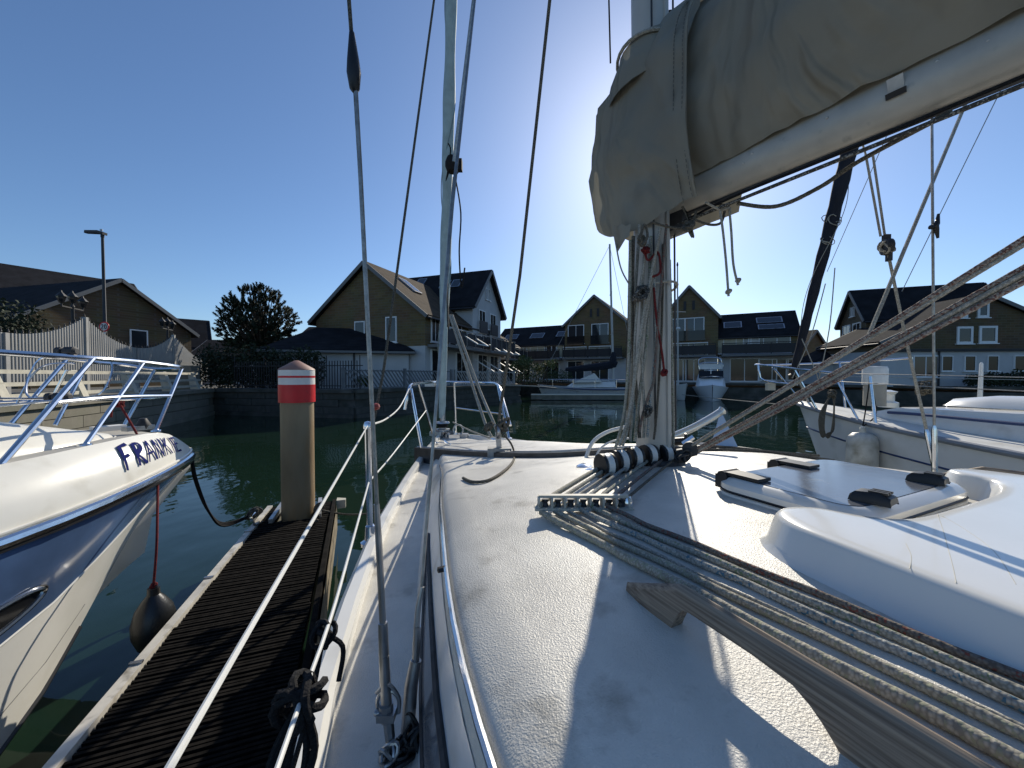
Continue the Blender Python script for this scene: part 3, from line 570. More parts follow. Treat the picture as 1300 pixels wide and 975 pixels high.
def ftop(t):                                          # peak heights at t=-.67 and 5.55, sagging between
    pk = (-13.1, -6.9, -.67, 5.55, 11.8)
    for a, b in zip(pk, pk[1:]):
        if a <= t <= b:
            k = (t-a)/(b-a); q = min(k, 1-k)*2; return 3.0+.88*(1-q)**2.1
    return 3.0
pk = MB().box((0, 0, .5), (.05, .03, 1)).mesh('picket', picket, smooth=False); n_ = 0; t_ = -11.5; ang = atan2(AD.y, AD.x)
while t_ < 9.6:
    zt = ftop(t_) if t_ < 6.8 else max(2.75, ftop(t_)-.12*(t_-6.8)); inst('picket', pk, FN, f0+AD*t_+ZV*(GZ+.35), (0, 0, ang), (1, 1, zt-GZ-.35)); n_ += 1; t_ += .115
for z in (.5, 1.35): MB().beam(f0+AD*9.7-BD*.04+ZV*(GZ+z), f0-AD*11.6-BD*.04+ZV*(GZ+z), .04, .07).build('fence_rail', picket, FN, smooth=False)
for t_ in (-6.9, -.67, 5.55): MB().box(f0+AD*t_+ZV*(GZ+1.36), (.13, .13, 2.72), AD).build('fence_post', picket, FN, smooth=False)
for t_ in (-9.9, -3.8, 2.4, 8.6): MB().box(f0+AD*t_+ZV*(GZ+.92), (.13, .13, 1.85), AD).build('fence_post', picket, FN, smooth=False)
tpk = MB(); k = 0
me = MB().lathe((0, 0, 0), [(.02, 0), (.03, .03), (.018, .05), (.022, .07), (0, .13)], 6).mesh('finial', darkm)
t_ = -11.5
while t_ < 6.8:
    inst('finial', me, FN, f0+AD*t_+ZV*(ftop(t_)+.0)); t_ += .23
def lantern_post(t_, label):
    b_ = f0-BD*.25+AD*t_; t = thing('lantern_post', label, 'street lamp', b_+ZV*GZ, 'triple lantern posts at the fence'); k = 3.95 
    MB().lathe(b_+ZV*GZ, [(.09, 0), (.09, .4), (.05, .5), (.045, 3.0), (.06, 3.05), (.03, 3.12)], 8).build('post', darkm, t)
    a = MB(); a.beam(b_+AD*.5+ZV*(GZ+3.0), b_-AD*.5+ZV*(GZ+3.0), .04, .04); a.bar(b_+ZV*(GZ+3), b_+ZV*(GZ+3.2), .03, 6); a.bar(b_+AD*.5+ZV*(GZ+3), b_+AD*.5+ZV*(GZ+3.12), .025, 6); a.bar(b_-AD*.5+ZV*(GZ+3), b_-AD*.5+ZV*(GZ+3.12), .025, 6); a.build('bracket', darkm, t)
    for q, h in ((.5, 3.1), (0, 3.18), (-.5, 3.1)):
        c = b_+AD*q+ZV*(GZ+h); l = MB().lathe(c, [(.06, 0), (.12, .2), (.12, .22)], 6).build('lantern', glass, t); MB().lathe(c, [(.15, .22), (.05, .34), (.03, .36), (.02, .42), (0, .43)], 6).build('cap', darkm, l)
lantern_post(-.8, 'black triple lantern post at the nearer peak of the white fence'); lantern_post(5.6, 'black triple lantern post at the farther peak of the white fence')
p = atY(134, 440, 20); p.z = GZ; t = thing('street_lamp', 'tall grey street lamp with flat head above the white fence', 'street lamp', p); zt = atY(131, 299, 20).z
MB().tube([p, p+ZV*1.2, p+ZV*1.25, V((p.x-.03, p.y, zt))], [.11, .11, .075, .06], 8).build('pole', blkw, t)
h = MB(); q = V((p.x-.03, p.y, zt)); h.prism([q+V((.12, -.12, .02)), q+V((-.15, -.14, .1)), q+V((-.85, -.1, .12)), q+V((-.9, 0, .12)), q+V((-.85, .1, .12)), q+V((-.15, .14, .1)), q+V((.12, .12, .02))], (0.02, 0, .13)); h.bar(q-ZV*.1, q+ZV*.18, .075, 8); h.build('lamp_head', blkw, t); MB().lathe(q+V((-.05, 0, .24)), [(.06, 0), (.06, .08), (0, .1)], 8).build('photocell', steeld, t)
# 20 sign
p = atY(133, 440, 18.6); p.z = GZ; c = atY(134, 415, 18.6); t = thing('speed_sign', 'round 20 speed limit sign in front of the lamp pole', 'sign', p)
MB().bar(p, V((p.x, p.y, c.z+.2)), .035, 8).build('pole', steeld, t); MB().lathe(c+V((0, -.05, 0)), [(.24, 0), (.24, .02)], 20, (0, -1, 0)).build('disc', redp, t); MB().lathe(c+V((0, -.072, 0)), [(.185, 0), (.185, .004)], 20, (0, -1, 0)).build('face', whp, t)
dg = MB()
def strokes(m, polys, org, ex, ez, sc_, r, off):
    for pl in polys: m.tube([org+ex*(x*sc_)+ez*(z*sc_)+off for x, z in pl], r, 5)
strokes(dg, [[(-.9, .5), (-.7, .8), (-.35, .75), (-.25, .35), (-.95, -.75), (-.2, -.75)], [(.25, 0), (.35, .65), (.6, .8), (.85, .65), (.95, 0), (.85, -.65), (.6, -.8), (.35, -.65), (.25, 0)]], c, V((1, 0, 0)), ZV, .13, .018, V((0, -.08, 0))); dg.build('digits', blk, t)
nb = f0+BD*.2+AD*(-.6); nb = atY(52, 479, 12.3); t = tag(MB().box(nb, (.32, .03, .18), AD).build('notice', whp, smooth=False), 'small white notice on the promenade behind the cruiser rail', 'sign')
# concrete pier block at the quay corner, dark iron railings
p = qc-BD*1.0-AD*.3; tag(MB().box(p+ZV*(GZ+.45), (.9, .9, 1.3), AD).build('pier_block', conc, smooth=False), 'square concrete pier at the corner of the quay', 'pillar')
IR = thing('iron_railings', 'dark iron railings along the shaded far quay', 'railing', qc+ZV*GZ); ax = (q2-qc).normalized(); an = V((ax.y, -ax.x, 0)); im = MB().box((0, 0, .6), (.03, .03, 1.2)).mesh('baluster', darkm, smooth=False); L = (q2-qc).length-.6; k = int(L/.14)
for i in range(k): inst('baluster', im, IR, qc+ax*(.6+i*.14)-an*.6+ZV*GZ, (0, 0, atan2(ax.y, ax.x)), (1, 1, 1.3 if i % 12 == 0 else 1.1))
for z in (.2, 1.1): MB().beam(qc+ax*.5-an*.6+ZV*(GZ+z), q2-an*.6+ZV*(GZ+z), .03, .04).build('rail', darkm, IR, smooth=False)
# lattice fence with diagonal slats on the curving quay
def lattice(a, b, label, mt):
    d = b-a; L = d.length; x = d.normalized(); t = thing('lattice_fence', label, 'fence', a+ZV*GZ); H = .86; np_ = max(2, int(L/2.2))
    for i in range(np_+1): MB().box(a+x*(L*i/np_)+ZV*(GZ+.5), (.12, .12, 1.02), x).build('fence_post', mt, t, smooth=False)
    for z in (.1, H+.02): MB().beam(a+ZV*(GZ+z), b+ZV*(GZ+z), .05, .06).build('fence_rail', mt, t, smooth=False)
    sm = MB().beam((0, 0, 0), (-.62, 0, H-.06), .03, .055).mesh('slat', mt, smooth=False); k = int((L-.7)/.2)
    for i in range(k): inst('slat', sm, t, a+x*(.66+.2*i)+ZV*(GZ+.12), (0, 0, atan2(x.y, x.x)))
dq = (q3-q2).normalized(); nq = V((-dq.y, dq.x, 0))
lattice(q2+nq*.5-dq*.2+V((0, 0, 0)), q2+nq*.5+dq*6.3, 'grey diagonal lattice fence on quay before the white garage wall', mat('fence_grey', (.14, .15, .155), .7, var=.2, vs=3)); lattice(q2+nq*.5+dq*6.6, q3+nq*.5, 'pale diagonal lattice fence on quay beside waterside balconies', mat('fence_pale', (.33, .33, .31), .6, var=.2, vs=3))
# ---------------------------------------------------------------- pontoon and pile
PDIR = V((-1.02, 2.72, 0)).normalized(); PN = V((PDIR.y, -PDIR.x, 0)); PZ = .45
pc = V((-2.215, 4.04, 0)); PW = .64                 # centre of the far end, width
def pw(d): return .64+.055*d                         # widens slightly towards the root
ponY = PDIR
PT = thing('pontoon', 'narrow weathered timber finger pontoon with pale edging between the two boats', 'pontoon', pc-PDIR*2)
def pp(d, s): return pc-PDIR*d+PN*s                  # d back from far end, s to the right
me_cache = []
for i in range(3):
    m = MB(); 
    for j in range(5): m.box((0, (j-2)*.0235, -.003 if j % 2 else 0), (1, .0135, .0245)); 
    m.box((0, 0, -.012), (1, .117, .02)); me_cache.append(m.mesh('plank', plankm, smooth=False))
d = .56; ang = atan2(PN.y, PN.x); i = 0
while d < 5.0:
    W = pw(d); inst('plank', me_cache[i % 3], PT, pp(d, 0)+ZV*(PZ-.015+random.uniform(-.003, .003)), (random.uniform(-.008, .008), random.uniform(-.006, .006), ang+random.uniform(-.006, .006)), (W-.1+random.uniform(-.012, .004), 1, 1)); d += .126; i += 1
d = .07
while d < .55:
    for s in (-.235, .225): inst('plank', me_cache[i % 3], PT, pp(d, s)+ZV*(PZ-.015), (0, 0, ang), (.15, 1, 1))
    d += .126; i += 1
for nm, s, m_, wd in (('edge_rail', -1, edgem, .045), ('edge_board', 1, plankm, .03)):
    b_ = MB(); b_.grid([[pp(q, s*(pw(q)/2-wd/2)+s*k)+ZV*z for k, z in ((-wd/2, PZ-.16), (-wd/2, PZ+.012), (wd/2, PZ+.012), (wd/2, PZ-.16), (-wd/2, PZ-.16))] for q in [0, .4, 1, 2, 3, 4, 5]]); b_.build(nm, m_, PT, smooth=False)
for q in [.7+.8*k for k in range(5)]:                 # fixing clips of the pale edging
    MB().box(pp(q, -(pw(q)/2-.02))+ZV*(PZ+.016), (.018, .05, .01), PDIR).build('clip', steeld, PT, smooth=False)
MB().box(pp(2.6, .03)+ZV*(PZ-.17), (5.0, .5, .22), PDIR).build('float', conc, PT, smooth=False)
MB().grid([[pp(q, pw(q)/2+.012)+ZV*z for z in (PZ-.03, PZ-.32)] for q in (0, 1, 2, 3, 4, 5)]+[]).build('side_board', fascia, PT, smooth=False)
MB().prism([pp(.06, .33)+ZV*(PZ-.08), pp(.06, .42)+ZV*(PZ-.08), pp(.0, .42)+ZV*(PZ-.08), pp(-.05, .33)+ZV*(PZ-.08)], ZV*.09).build('end_block', concp, PT, smooth=False)
pile_c = pp(.28, -.005)+PN*.0; pile_c = atZ(379, 652, PZ); pile_c.z = 0
for s in (-1, 1): MB().beam(pile_c+PN*(s*.2)-PDIR*.18+ZV*(PZ+.01), pile_c+PN*(s*.17)+PDIR*.22+ZV*(PZ+.05), .035, .05).build('pile_guide', galv, PT, smooth=False)
pl = thing('mooring_pile', 'rusty round mooring pile with red and white banded cap at pontoon end', 'mooring pile', pile_c)
R = .146
MB().lathe(pile_c, [(R, -1.5), (R, .4), (R*.995, 1.2), (R, 1.56)], 28).build('post', pilem, pl)
MB().lathe(pile_c+ZV*1.545, [(R+.004, 0), (R+.014, .0), (R+.014, .17)], 28).build('red_band', redp, pl); MB().lathe(pile_c+ZV*1.715, [(R+.012, 0), (R+.012, .065)], 28).build('white_band', whp, pl); MB().lathe(pile_c+ZV*1.78, [(R+.013, 0), (R+.013, .02)], 28).build('thin_stripe', redp, pl); MB().lathe(pile_c+ZV*1.80, [(R+.012, 0), (R+.012, .055)], 28).build('white_band', whp, pl); MB().lathe(pile_c+ZV*1.855, [(R+.014, 0), (R+.008, .012), (.02, .092), (0, .095)], 28).build('cone_cap', rustcap, pl)
def knotrope(c, r, rr, n, m, sq=.6, wob=.25):
    for i in range(n):
        a = V((random.uniform(-1, 1), random.uniform(-1, 1), random.uniform(-.4, 1))).normalized(); x = a.orthogonal().normalized(); y = a.cross(x); q = r*random.uniform(.6, 1.1)
        m.tube([V(c)+x*(q*cos(t))+y*(q*sq*sin(t))+a*(r*wob*sin(2*t+i)) for t in [2*pi*k/14 for k in range(14)]], rr, 6, closed=True)
def cleat(c, d, t_, nm='cleat', s=.1):
    m = MB(); d = V(d).normalized(); m.box(V(c)+ZV*.012, (s*.9, .04, .02), d); m.bar(V(c)+d*s*.25, V(c)+d*s*.25+ZV*.045, .011, 6); m.bar(V(c)-d*s*.25, V(c)-d*s*.25+ZV*.045, .011, 6); m.tube([V(c)-d*s+ZV*.055, V(c)-d*s*.5+ZV*.047, V(c)+d*s*.5+ZV*.047, V(c)+d*s+ZV*.055], [.007, .012, .012, .007], 6); return m.build(nm, steel, t_)
cl1 = atZ(322, 660, PZ); cl2 = atZ(405, 652, PZ); cleat(cl1, PDIR, PT); cleat(cl2, PDIR, PT)
m = MB(); knotrope(cl1+ZV*.06, .07, .009, 6, m); m.tube(cr([cl1+ZV*.03, cl1-PDIR*.12+PN*.03+ZV*.02, cl1-PDIR*.2+PN*.06+ZV*.015, cl1-PDIR*.12+PN*.1+ZV*.015]), .008, 6)
tag(m.build('rope_coil', ropeblk), 'dark rope made fast round the cleat at the left pontoon corner', 'rope')
m = MB(); knotrope(cl2+ZV*.06, .055, .008, 5, m); q = cl2.copy()
for k in range(16):
    a = k*.9; m.tube([q-PDIR*(.05+.017*k)+PN*(.02*cos(a))+ZV*(.03+.02*sin(a)), q-PDIR*(.06+.017*k)+PN*(.02*cos(a+1.2))+ZV*(.03+.02*sin(a+1.2))], .008, 6)
m.tube(cr([cl2+ZV*.04, atZ(440, 653, .42), atY(478, 650, 3.4), atY(520, 632, 3.2)+V((0, 0, 0))]), .009, 6)
tag(m.build('rope_coil', ropegr), 'grey mooring rope wound round the right pontoon cleat and led to the yacht', 'rope')
# ---------------------------------------------------------------- motor cruiser on the left
T = V((-2.54, 3.02, 0)); MF = V((.342, .94, 0)).normalized(); MS = V((MF.y, -MF.x, 0))
def mc(a, s, z): return T-MF*a+MS*s+ZV*z
Gt = [(0, 0, 1.20), (.05, .10, 1.198), (.2, .275, 1.19), (.43, .46, 1.17), (.8, .68, 1.135), (1.2, .86, 1.11), (2, 1.08, 1.08), (3.5, 1.25, 1.05), (6, 1.3, 1.05)]
Ct = [(0, .0, 1.08), (.1, .01, 1.02), (.22, .05, .93), (.42, .135, .76), (.78, .39, .40), (1.0, .56, .20), (1.2, .72, .10), (2, .98, -.05), (3.5, 1.1, -.1), (6, 1.15, -.1)]
Kt = [(0, .0, 1.225), (.06, .02, 1.285), (.14, .07, 1.345), (.26, .16, 1.395), (.43, .30, 1.42), (.8, .52, 1.415), (1.2, .68, 1.395), (2, .9, 1.36), (3.5, 1.05, 1.33), (6, 1.1, 1.33)]
MC = thing('motor_cruiser', 'cream motor cruiser with navy hull band and hand-painted FRANKIE on its bow', 'motor boat', mc(2, 0, 0))
As = [0, .03, .07, .12, .2, .3, .43, .6, .8, 1.0, 1.2, 1.5, 2, 2.7, 3.5, 4.6, 6]
def hullpt(a, f, sd=1):                               # f 0 at the rail, 1 at the chine
    s0, z0 = smo(Gt, a); s1, z1 = smo(Ct, a); bl = .05*sin(pi*f)*min(1, a/.5); return mc(a+.06*f*0, sd*(s0+(s1-s0)*f+bl*.3), z0+(z1-z0)*f)
for sd in (1, -1):
    MB().grid([[hullpt(a, .02+(.455-.02)*k/4, sd)+MS*sd*.004 for k in range(5)] for a in As]).build('hull_band', navy, MC)
    MB().grid([[hullpt(a, .455+.545*k/5, sd) for k in range(6)]+[mc(a+.25, sd*max(0, smo(Ct, a)[0]-.25), smo(Ct, a)[1]-.3), mc(a+.3, 0, smo(Ct, a)[1]-.55)] for a in As]).build('hull', gelside, MC)
    MB().grid([[mc(a, sd*(smo(Gt, a)[0]*(1-q)+smo(Kt, a)[0]*q+.035*sin(pi*q)*min(1, a/.2)), smo(Gt, a)[1]*(1-q)+smo(Kt, a)[1]*q+.02*sin(pi*q)) for q in (0, .15, .35, .55, .75, .9, 1)] for a in As]).build('bulwark', gelw, MC)
    m = MB(); m.tube([mc(a, sd*(smo(Gt, a)[0]+.014), smo(Gt, a)[1]-.01) for a in As], [.021]*len(As), 8, flat=1.25); m.build('rub_rail', steel, MC)
    MB().tube([mc(a, sd*(smo(Gt, a)[0]+.012), smo(Gt, a)[1]-.042) for a in As], .011, 6).build('rail_backing', blk, MC)
    MB().tube([mc(a, sd*(smo(Gt, a)[0]+.004), smo(Gt, a)[1]+.028) for a in As], .008, 6).build('moulding_lip', gelw, MC)
    m = MB(); m.tube([hullpt(a, .46, sd)+MS*sd*.005 for a in As[4:]], .006, 5); m.build('band_trim', gelside, MC)
    m = MB(); m.tube([hullpt(a, .80, sd)+MS*sd*.001 for a in As[8:]], .0018, 4); m.tube([hullpt(a, .985, sd)+MS*sd*.004 for a in As[8:]], .012, 5); m.build('boot_line', blk, MC)
grey_d = mat('cruiser_deck_grey', (.42, .40, .35), .7, var=.1, vs=8, bump=.0008, bs=200)
MB().grid([[mc(a, smo(Kt, a)[0]*q, smo(Kt, a)[1]-.02*(1-abs(q))**2-.012*(1 if abs(q) < .9 else 0)) for q in (-1, -.9, -.5, 0, .5, .9, 1)] for a in As]).build('deck', grey_d, MC)
Dt = [(.46, .02, 1.40), (.52, .14, 1.425), (.7, .30, 1.475), (.95, .42, 1.55), (1.3, .55, 1.63), (2, .72, 1.75), (3.2, .85, 1.95)]
MB().grid([[mc(a, lin(Dt, a)[0]*q, 1.385+(lin(Dt, a)[1]-1.385)*(1-abs(q)**3.2)-.03*(abs(q) > .99)) for q in (-1, -.97, -.88, -.7, -.4, 0, .4, .7, .88, .97, 1)] for a in (.46, .5, .56, .66, .8, 1.0, 1.3, 1.7, 2.2, 2.8, 3.2)]).build('coachroof', gelw, MC)
MB().tube(cr([mc(a, lin(Dt, a)[0]*.995+.004, 1.395) for a in (.46, .52, .7, .95, 1.3, 2)], 3), .006, 5).build('coaming_trim', gelw, MC)
# porthole in the navy band
pc0 = hullpt(1.33, .36); pa = (hullpt(.9, .30)-hullpt(1.7, .40)).normalized(); pn = (hullpt(1.2, .2)-hullpt(1.2, .6)).cross(pa).normalized(); pn = pn if pn.x > 0 else -pn; pu = pn.cross(pa).normalized()
oval = lambda k, off: [pc0+pa*(.30*k*cos(t))+pu*(.062*k*sin(t))+pn*off for t in [2*pi*i/36 for i in range(36)]]
ph = MB().tube(oval(1, .012), .012, 8, closed=True).build('porthole', steel, MC); MB().add(oval(.97, .012), [tuple(range(36))]).build('pane', glass, ph, smooth=False)
MB().tube(oval(1.06, .007), .006, 6, closed=True).build('gasket', blk, ph)
# pulpit rails
RP = [V(p) for p in (atY(-330, 430, 1.35), atY(-120, 440, 1.7), atY(0, 447, 1.98), atY(118, 455, 2.32), atY(182, 460, 2.72))]; tip = atY(231, 467, 3.12)
def mir(p):
    r = p-T; s = r.x*MS.x+r.y*MS.y; return p-MS*(2*s)
tipm = mir(tip); low = lambda p, q: p.lerp(q, .5)
feet = [atY(-90, 640, 1.55), mc(1.13, .63, 1.39), atY(108, 565, 2.12), mc(.30, .16, 1.415)]
tops = [RP[1], RP[3], RP[4], tip]; 
rm = MB(); PT_ = [atY(197, 469, 3.22), atY(155, 463, 3.1), atY(112, 459, 2.9), atY(55, 453, 2.7), atY(-60, 444, 2.4)]; rm.tube(cr(RP+[tip]+PT_, 4), .0145, 8); rm.build('top_rail', steel, MC)
for (f, tp) in zip(feet, tops):
    for g in (lambda p: p,):
        pst = MB().bar(g(f), g(tp), .0145 if f is feet[1] else .012, 8).build('rail_post', steel, MC); MB().lathe(g(f)-ZV*.004, [(.032, 0), (.03, .008), (.016, .014)], 12).build('base', steel, pst)
mids = [f.lerp(tp, .52) for f, tp in zip(feet, tops)]
MB().tube(cr([mids[1], mids[2], mids[3]], 4)+[], .012, 8).build('mid_rail', steel, MC);  MB().tube(cr([mids[0]-MF*.3, mids[1]+ZV*.01], 3), .006, 6).build('life_wire', steel, MC)
for f, tp in ((atY(155, 545, 2.95), PT_[0]), (atY(70, 540, 2.6), PT_[2]), (atY(14, 538, 2.4), atY(85, 456, 2.8))): MB().bar(f, tp, .012, 8).build('rail_post', steel, MC)
MB().tube(cr([mids[3], atY(175, 507, 3.1), atY(90, 508, 2.75), atY(-40, 512, 2.4)], 4), .010, 8).build('mid_rail', steel, MC)
MB().tube(cr([atY(-20, 506, 2.1), atY(45, 506, 2.3), atY(100, 505, 2.45), atY(127, 500, 2.5), atY(140, 480, 2.55), atY(142, 462, 2.6), atY(128, 456, 2.6), atY(60, 452, 2.5), atY(38, 475, 2.45), atY(33, 498, 2.4), atY(42, 507, 2.4)], 4), .006, 6).build('anchor_hoop', steel, MC)
MB().tube(cr([atY(20, 515, 2.5), atY(40, 478, 2.55), atY(58, 464, 2.6), atY(82, 461, 2.6), atY(95, 462, 2.62)], 4), .006, 6).build('anchor_hoop', steel, MC)
MB().tube(cr([atY(58, 520, 2.6), atY(85, 470, 2.62)], 2), .008, 6).build('stay', steel, MC); MB().tube(cr([atY(75, 512, 2.6), atY(108, 465, 2.62)], 2), .008, 6).build('stay', steel, MC)
for px, py, Y, s in ((83, 447, 2.25, .05), (68, 505, 2.3, .04), (79, 505, 2.25, .035)):
    m = MB(); c = atY(px, py, Y); m.lathe(c-V((s, 0, 0)), [(.02, 0), (.03, .005), (.03, .03), (.022, .035), (.03, .045), (.03, s*2-.01), (.015, s*2)], 10, (1, .2, .05)); m.box(c-ZV*.025, (s*1.5, .04, .025)); m.build('rail_clamp', blkw, MC)
MB().box(atY(138, 545, 2.75), (.16, .10, .05), MF).build('bow_fitting', whp, MC, smooth=False); MB().lathe(atY(182, 547, 2.75), [(.04, 0), (.045, .04), (.02, .09)], 10).build('windlass', blkw, MC)
MB().box(mc(.32, .0, 1.43), (.16, .07, .03), MF).build('anchor_roller', steeld, MC, smooth=False)
# hand-painted name on the bulwark
def bulw(a, q): 
    s0, z0 = smo(Gt, a); s1, z1 = smo(Kt, a); n_ = V((.8, -.35, .5)).normalized(); return mc(a, s0*(1-q)+s1*q+.035*sin(pi*q)*min(1, a/.2), z0*(1-q)+z1*q+.02*sin(pi*q))+n_*.002
def bulwn(a, q):
    p = bulw(a, q); n_ = (bulw(a+.01, q)-bulw(a-.01, q)).cross(bulw(a, q+.02)-bulw(a, q-.02)).normalized(); n_ = n_ if n_.x > 0 else -n_; return p+n_*.003, n_
LET = {'F': [[(.05, 0), (.08, 1)], [(.05, .99), (.72, 1.04)], [(.06, .52), (.55, .55)]], 'R': [[(.1, 0), (.15, 1)], [(.15, 1), (.6, .95), (.65, .7), (.15, .5)], [(.15, .5), (.75, 0)]], 'A': [[(0, 0), (.4, 1)], [(.4, 1), (.75, 0)], [(.15, .38), (.65, .38)]], 'N': [[(.1, 0), (.12, 1)], [(.12, 1), (.65, 0)], [(.65, 0), (.7, 1)]], 'K': [[(.1, 0), (.15, 1)], [(.7, 1), (.12, .45)], [(.3, .55), (.75, 0)]], 'I': [[(.3, 0), (.32, 1)]], 'E': [[(.1, 0), (.15, 1)], [(.15, 1), (.65, 1.02)], [(.12, .52), (.5, .52)], [(.1, 0), (.65, .02)]]}
m = MB(); a0, a1 = .66, .20; acc = [0, 1.02, 2.0, 2.9, 3.85, 4.75, 5.25]; tot = 6.0
for ch, x0 in zip('FRANKIE', acc):
    for pl in LET[ch]:
        P = [V((x, z, 0)) for x, z in pl]; P = cr(P, 3) if len(P) > 2 else [P[0].lerp(P[1], k/6) for k in range(7)]
        Q = [bulwn(a0+(a1-a0)*(x0+p.x)/tot, .28+.50*p.y*(1-.12*(x0/tot))+.04) for p in P]; r = .0115 if ch in 'FR' else .0072; NN = [q[1] for q in Q]; Q = [q[0] for q in Q]
        L, Rr = [], []
        for k, p in enumerate(Q):
            nn = NN[k]; tg = (Q[min(k+1, len(Q)-1)]-Q[max(k-1, 0)]).normalized(); sx_ = nn.cross(tg).normalized(); ww = r*(.65+.5*(k/len(Q))); L.append(p+sx_*ww+nn*.001); Rr.append(p-sx_*ww+nn*.001)
        m.grid([L, [q+V((.001, -.0004, .0008)) for q in Q], Rr])
m.build('name_lettering', letm, MC, smooth=False)
# red fender line with black buoy, black bow warp
f_top = atY(195, 750, 2.18); kn = atY(152, 513, 2.62); gun = atY(203, 604, 2.47)+V((.02, -.03, .01))
m = MB(); m.tube(cr([kn, atY(176, 555, 2.5), gun, gun-ZV*.05+V((.012, -.02, 0)), atY(199, 690, 2.22), f_top+ZV*.03], 6), .007, 8); knotrope(kn, .025, .007, 5, m); m.tube(cr([kn, kn+V((-.05, 0, -.03)), kn+V((-.06, 0, -.09))]), .006, 6); knotrope(f_top+ZV*.03, .016, .006, 4, m)
tag(m.build('fender_line', roper), 'red rope tied to the cruiser rail, holding the black fender', 'rope')
fd = thing('fender', 'black teardrop fender hanging between cruiser bow and pontoon', 'fender', f_top-ZV*.36)
MB().lathe(f_top, [(.012, .02), (.028, .018), (.03, -.02), (.05, -.045), (.084, -.10), (.102, -.17), (.10, -.24), (.075, -.31), (.03, -.35), (0, -.355)], 24).build('body', rub, fd); MB().tube([f_top+V((.0, 0, .012))+V((cos(t)*.02, 0, sin(t)*.02)) for t in [2*pi*k/12 for k in range(12)]], .007, 6, closed=True).build('eye', rub, fd)
m = MB(); bw = mc(.02, .06, 1.16)
for k in range(3): m.tube(cr([bw, atY(246+k*2, 605+k*3, 3.0), atY(262+k*2, 645+k*3, 3.15), atY(283+k, 664+k*2, 3.35), cl1+ZV*.05], 6), .009, 6)
tag(m.build('mooring_rope', ropebk), 'black bow mooring ropes sagging from the cruiser to the pontoon', 'rope')
# ---------------------------------------------------------------- right-hand yacht
YB = V((3.74, 5.0, 0)); YA = V((.423, -.906, 0)); YP = V((-.906, -.423, 0))
def yr(a, v, z): return YB+YA*a+YP*v+ZV*z
Yt = [(0, .015, 1.45), (.12, .12, 1.435), (.35, .25, 1.40), (.8, .46, 1.335), (1.3, .64, 1.28), (1.75, .80, 1.24), (2.6, 1.08, 1.19), (4, 1.32, 1.15), (7, 1.3, 1.18)]
Ya = [0, .05, .12, .22, .35, .55, .8, 1.05, 1.3, 1.55, 1.75, 2.1, 2.6, 3.2, 4, 5.5, 7]
RY = thing('moored_yacht', 'white yacht with blue stripes and navy furled sail moored on the right', 'yacht', yr(2, 0, 0))
hg = mat('grey_white_hull', (.62, .64, .64), .3, var=.05, vs=3, dirt=(.4, .42, .4), ds=3, dk=(.5, .8)); bl = mat('blue_stripe', (.02, .045, .13), .4); gry = mat('grey_rubrail', (.20, .22, .25), .5, var=.1, vs=5)
dk2 = mat('yacht_deck', (.66, .65, .60), .6, var=.08, vs=8, bump=.001, bs=120, dirt=(.45, .42, .36), ds=5, dk=(.5, .8))
for sd in (1, -1):
    hp = lambda a, f: yr(a+(.55*f*max(0, 1-a/2.5)), sd*smo(Yt, a)[0]*(1-.35*f*f), smo(Yt, a)[1]-f*(smo(Yt, a)[1]+.15))
    MB().grid([[hp(a, f) for f in (0, .1, .25, .45, .7, 1)] for a in Ya]).build('hull', hg, RY)
    MB().tube([yr(a, sd*(smo(Yt, a)[0]+.008), smo(Yt, a)[1]-.015) for a in Ya], .028, 8).build('rub_rail', gry, RY)
    MB().tube([hp(a, .19)+YP*sd*.004 for a in Ya], .009, 5).build('cove_stripe', bl, RY)
MB().grid([[yr(a, smo(Yt, a)[0]*q, smo(Yt, a)[1]+.03*(1-q*q)) for q in (-1, -.8, -.4, 0, .4, .8, 1)] for a in Ya]).build('deck', dk2, RY)
Yc = [(.72, .06, 1.36), (.8, .13, 1.41), (1.0, .18, 1.465), (1.3, .25, 1.49), (1.8, .34, 1.50), (2.6, .55, 1.53), (4, .8, 1.56), (5.5, .85, 1.58)]
MB().grid([[yr(a, lin(Yc, a)[0]*q, lin(Yt, a)[1]+.02+(lin(Yc, a)[1]-lin(Yt, a)[1]-.02)*(1-abs(q)**4.5)) for q in (-1.12, -1.06, -1, -.9, -.6, 0, .6, .9, 1, 1.06, 1.12)] for a in (.72, .76, .8, .9, 1.0, 1.15, 1.3, 1.5, 1.8, 2.2, 2.6, 3.2, 4, 5.5)]).build('coachroof', gel, RY)
MB().tube([yr(a, lin(Yc, a)[0]*1.045, lin(Yt, a)[1]+.02+(lin(Yc, a)[1]-lin(Yt, a)[1])*.55) for a in (.95, 1.1, 1.3, 1.5, 1.8, 2.2, 2.6, 3.2)], .015, 6).build('cabin_stripe', bl, RY)
MB().grid([[yr(a, -.25+w_*q, 1.5+h*(1-abs(q)**3)) for q in (-1, -.8, -.4, 0, .4, .8, 1)] for a, w_, h in ((1.25, .1, .0), (1.32, .2, .07), (1.6, .28, .11), (2.2, .32, .12), (2.8, .32, .12))]).build('deck_hatch', gel, RY)
bt = atY(963, 463, 4.95); b2 = atY(970, 483, 4.9); s1 = atY(1061, 474, 4.35); s2 = atY(1059, 484, 4.3)
sb1 = yr(.9, -.5, 2.0); MB().tube(cr([s1, atY(1000, 467, 4.75), bt, bt+V((.25, .28, 0)), yr(.25, -.42, 1.97), sb1], 4), .013, 8).build('pulpit_rail', steel, RY)
MB().tube(cr([bt, atY(964, 473, 4.93), b2, atY(1005, 488, 4.7), atY(1012, 488, 4.65)], 4), .013, 8).build('pulpit_rail', steel, RY)
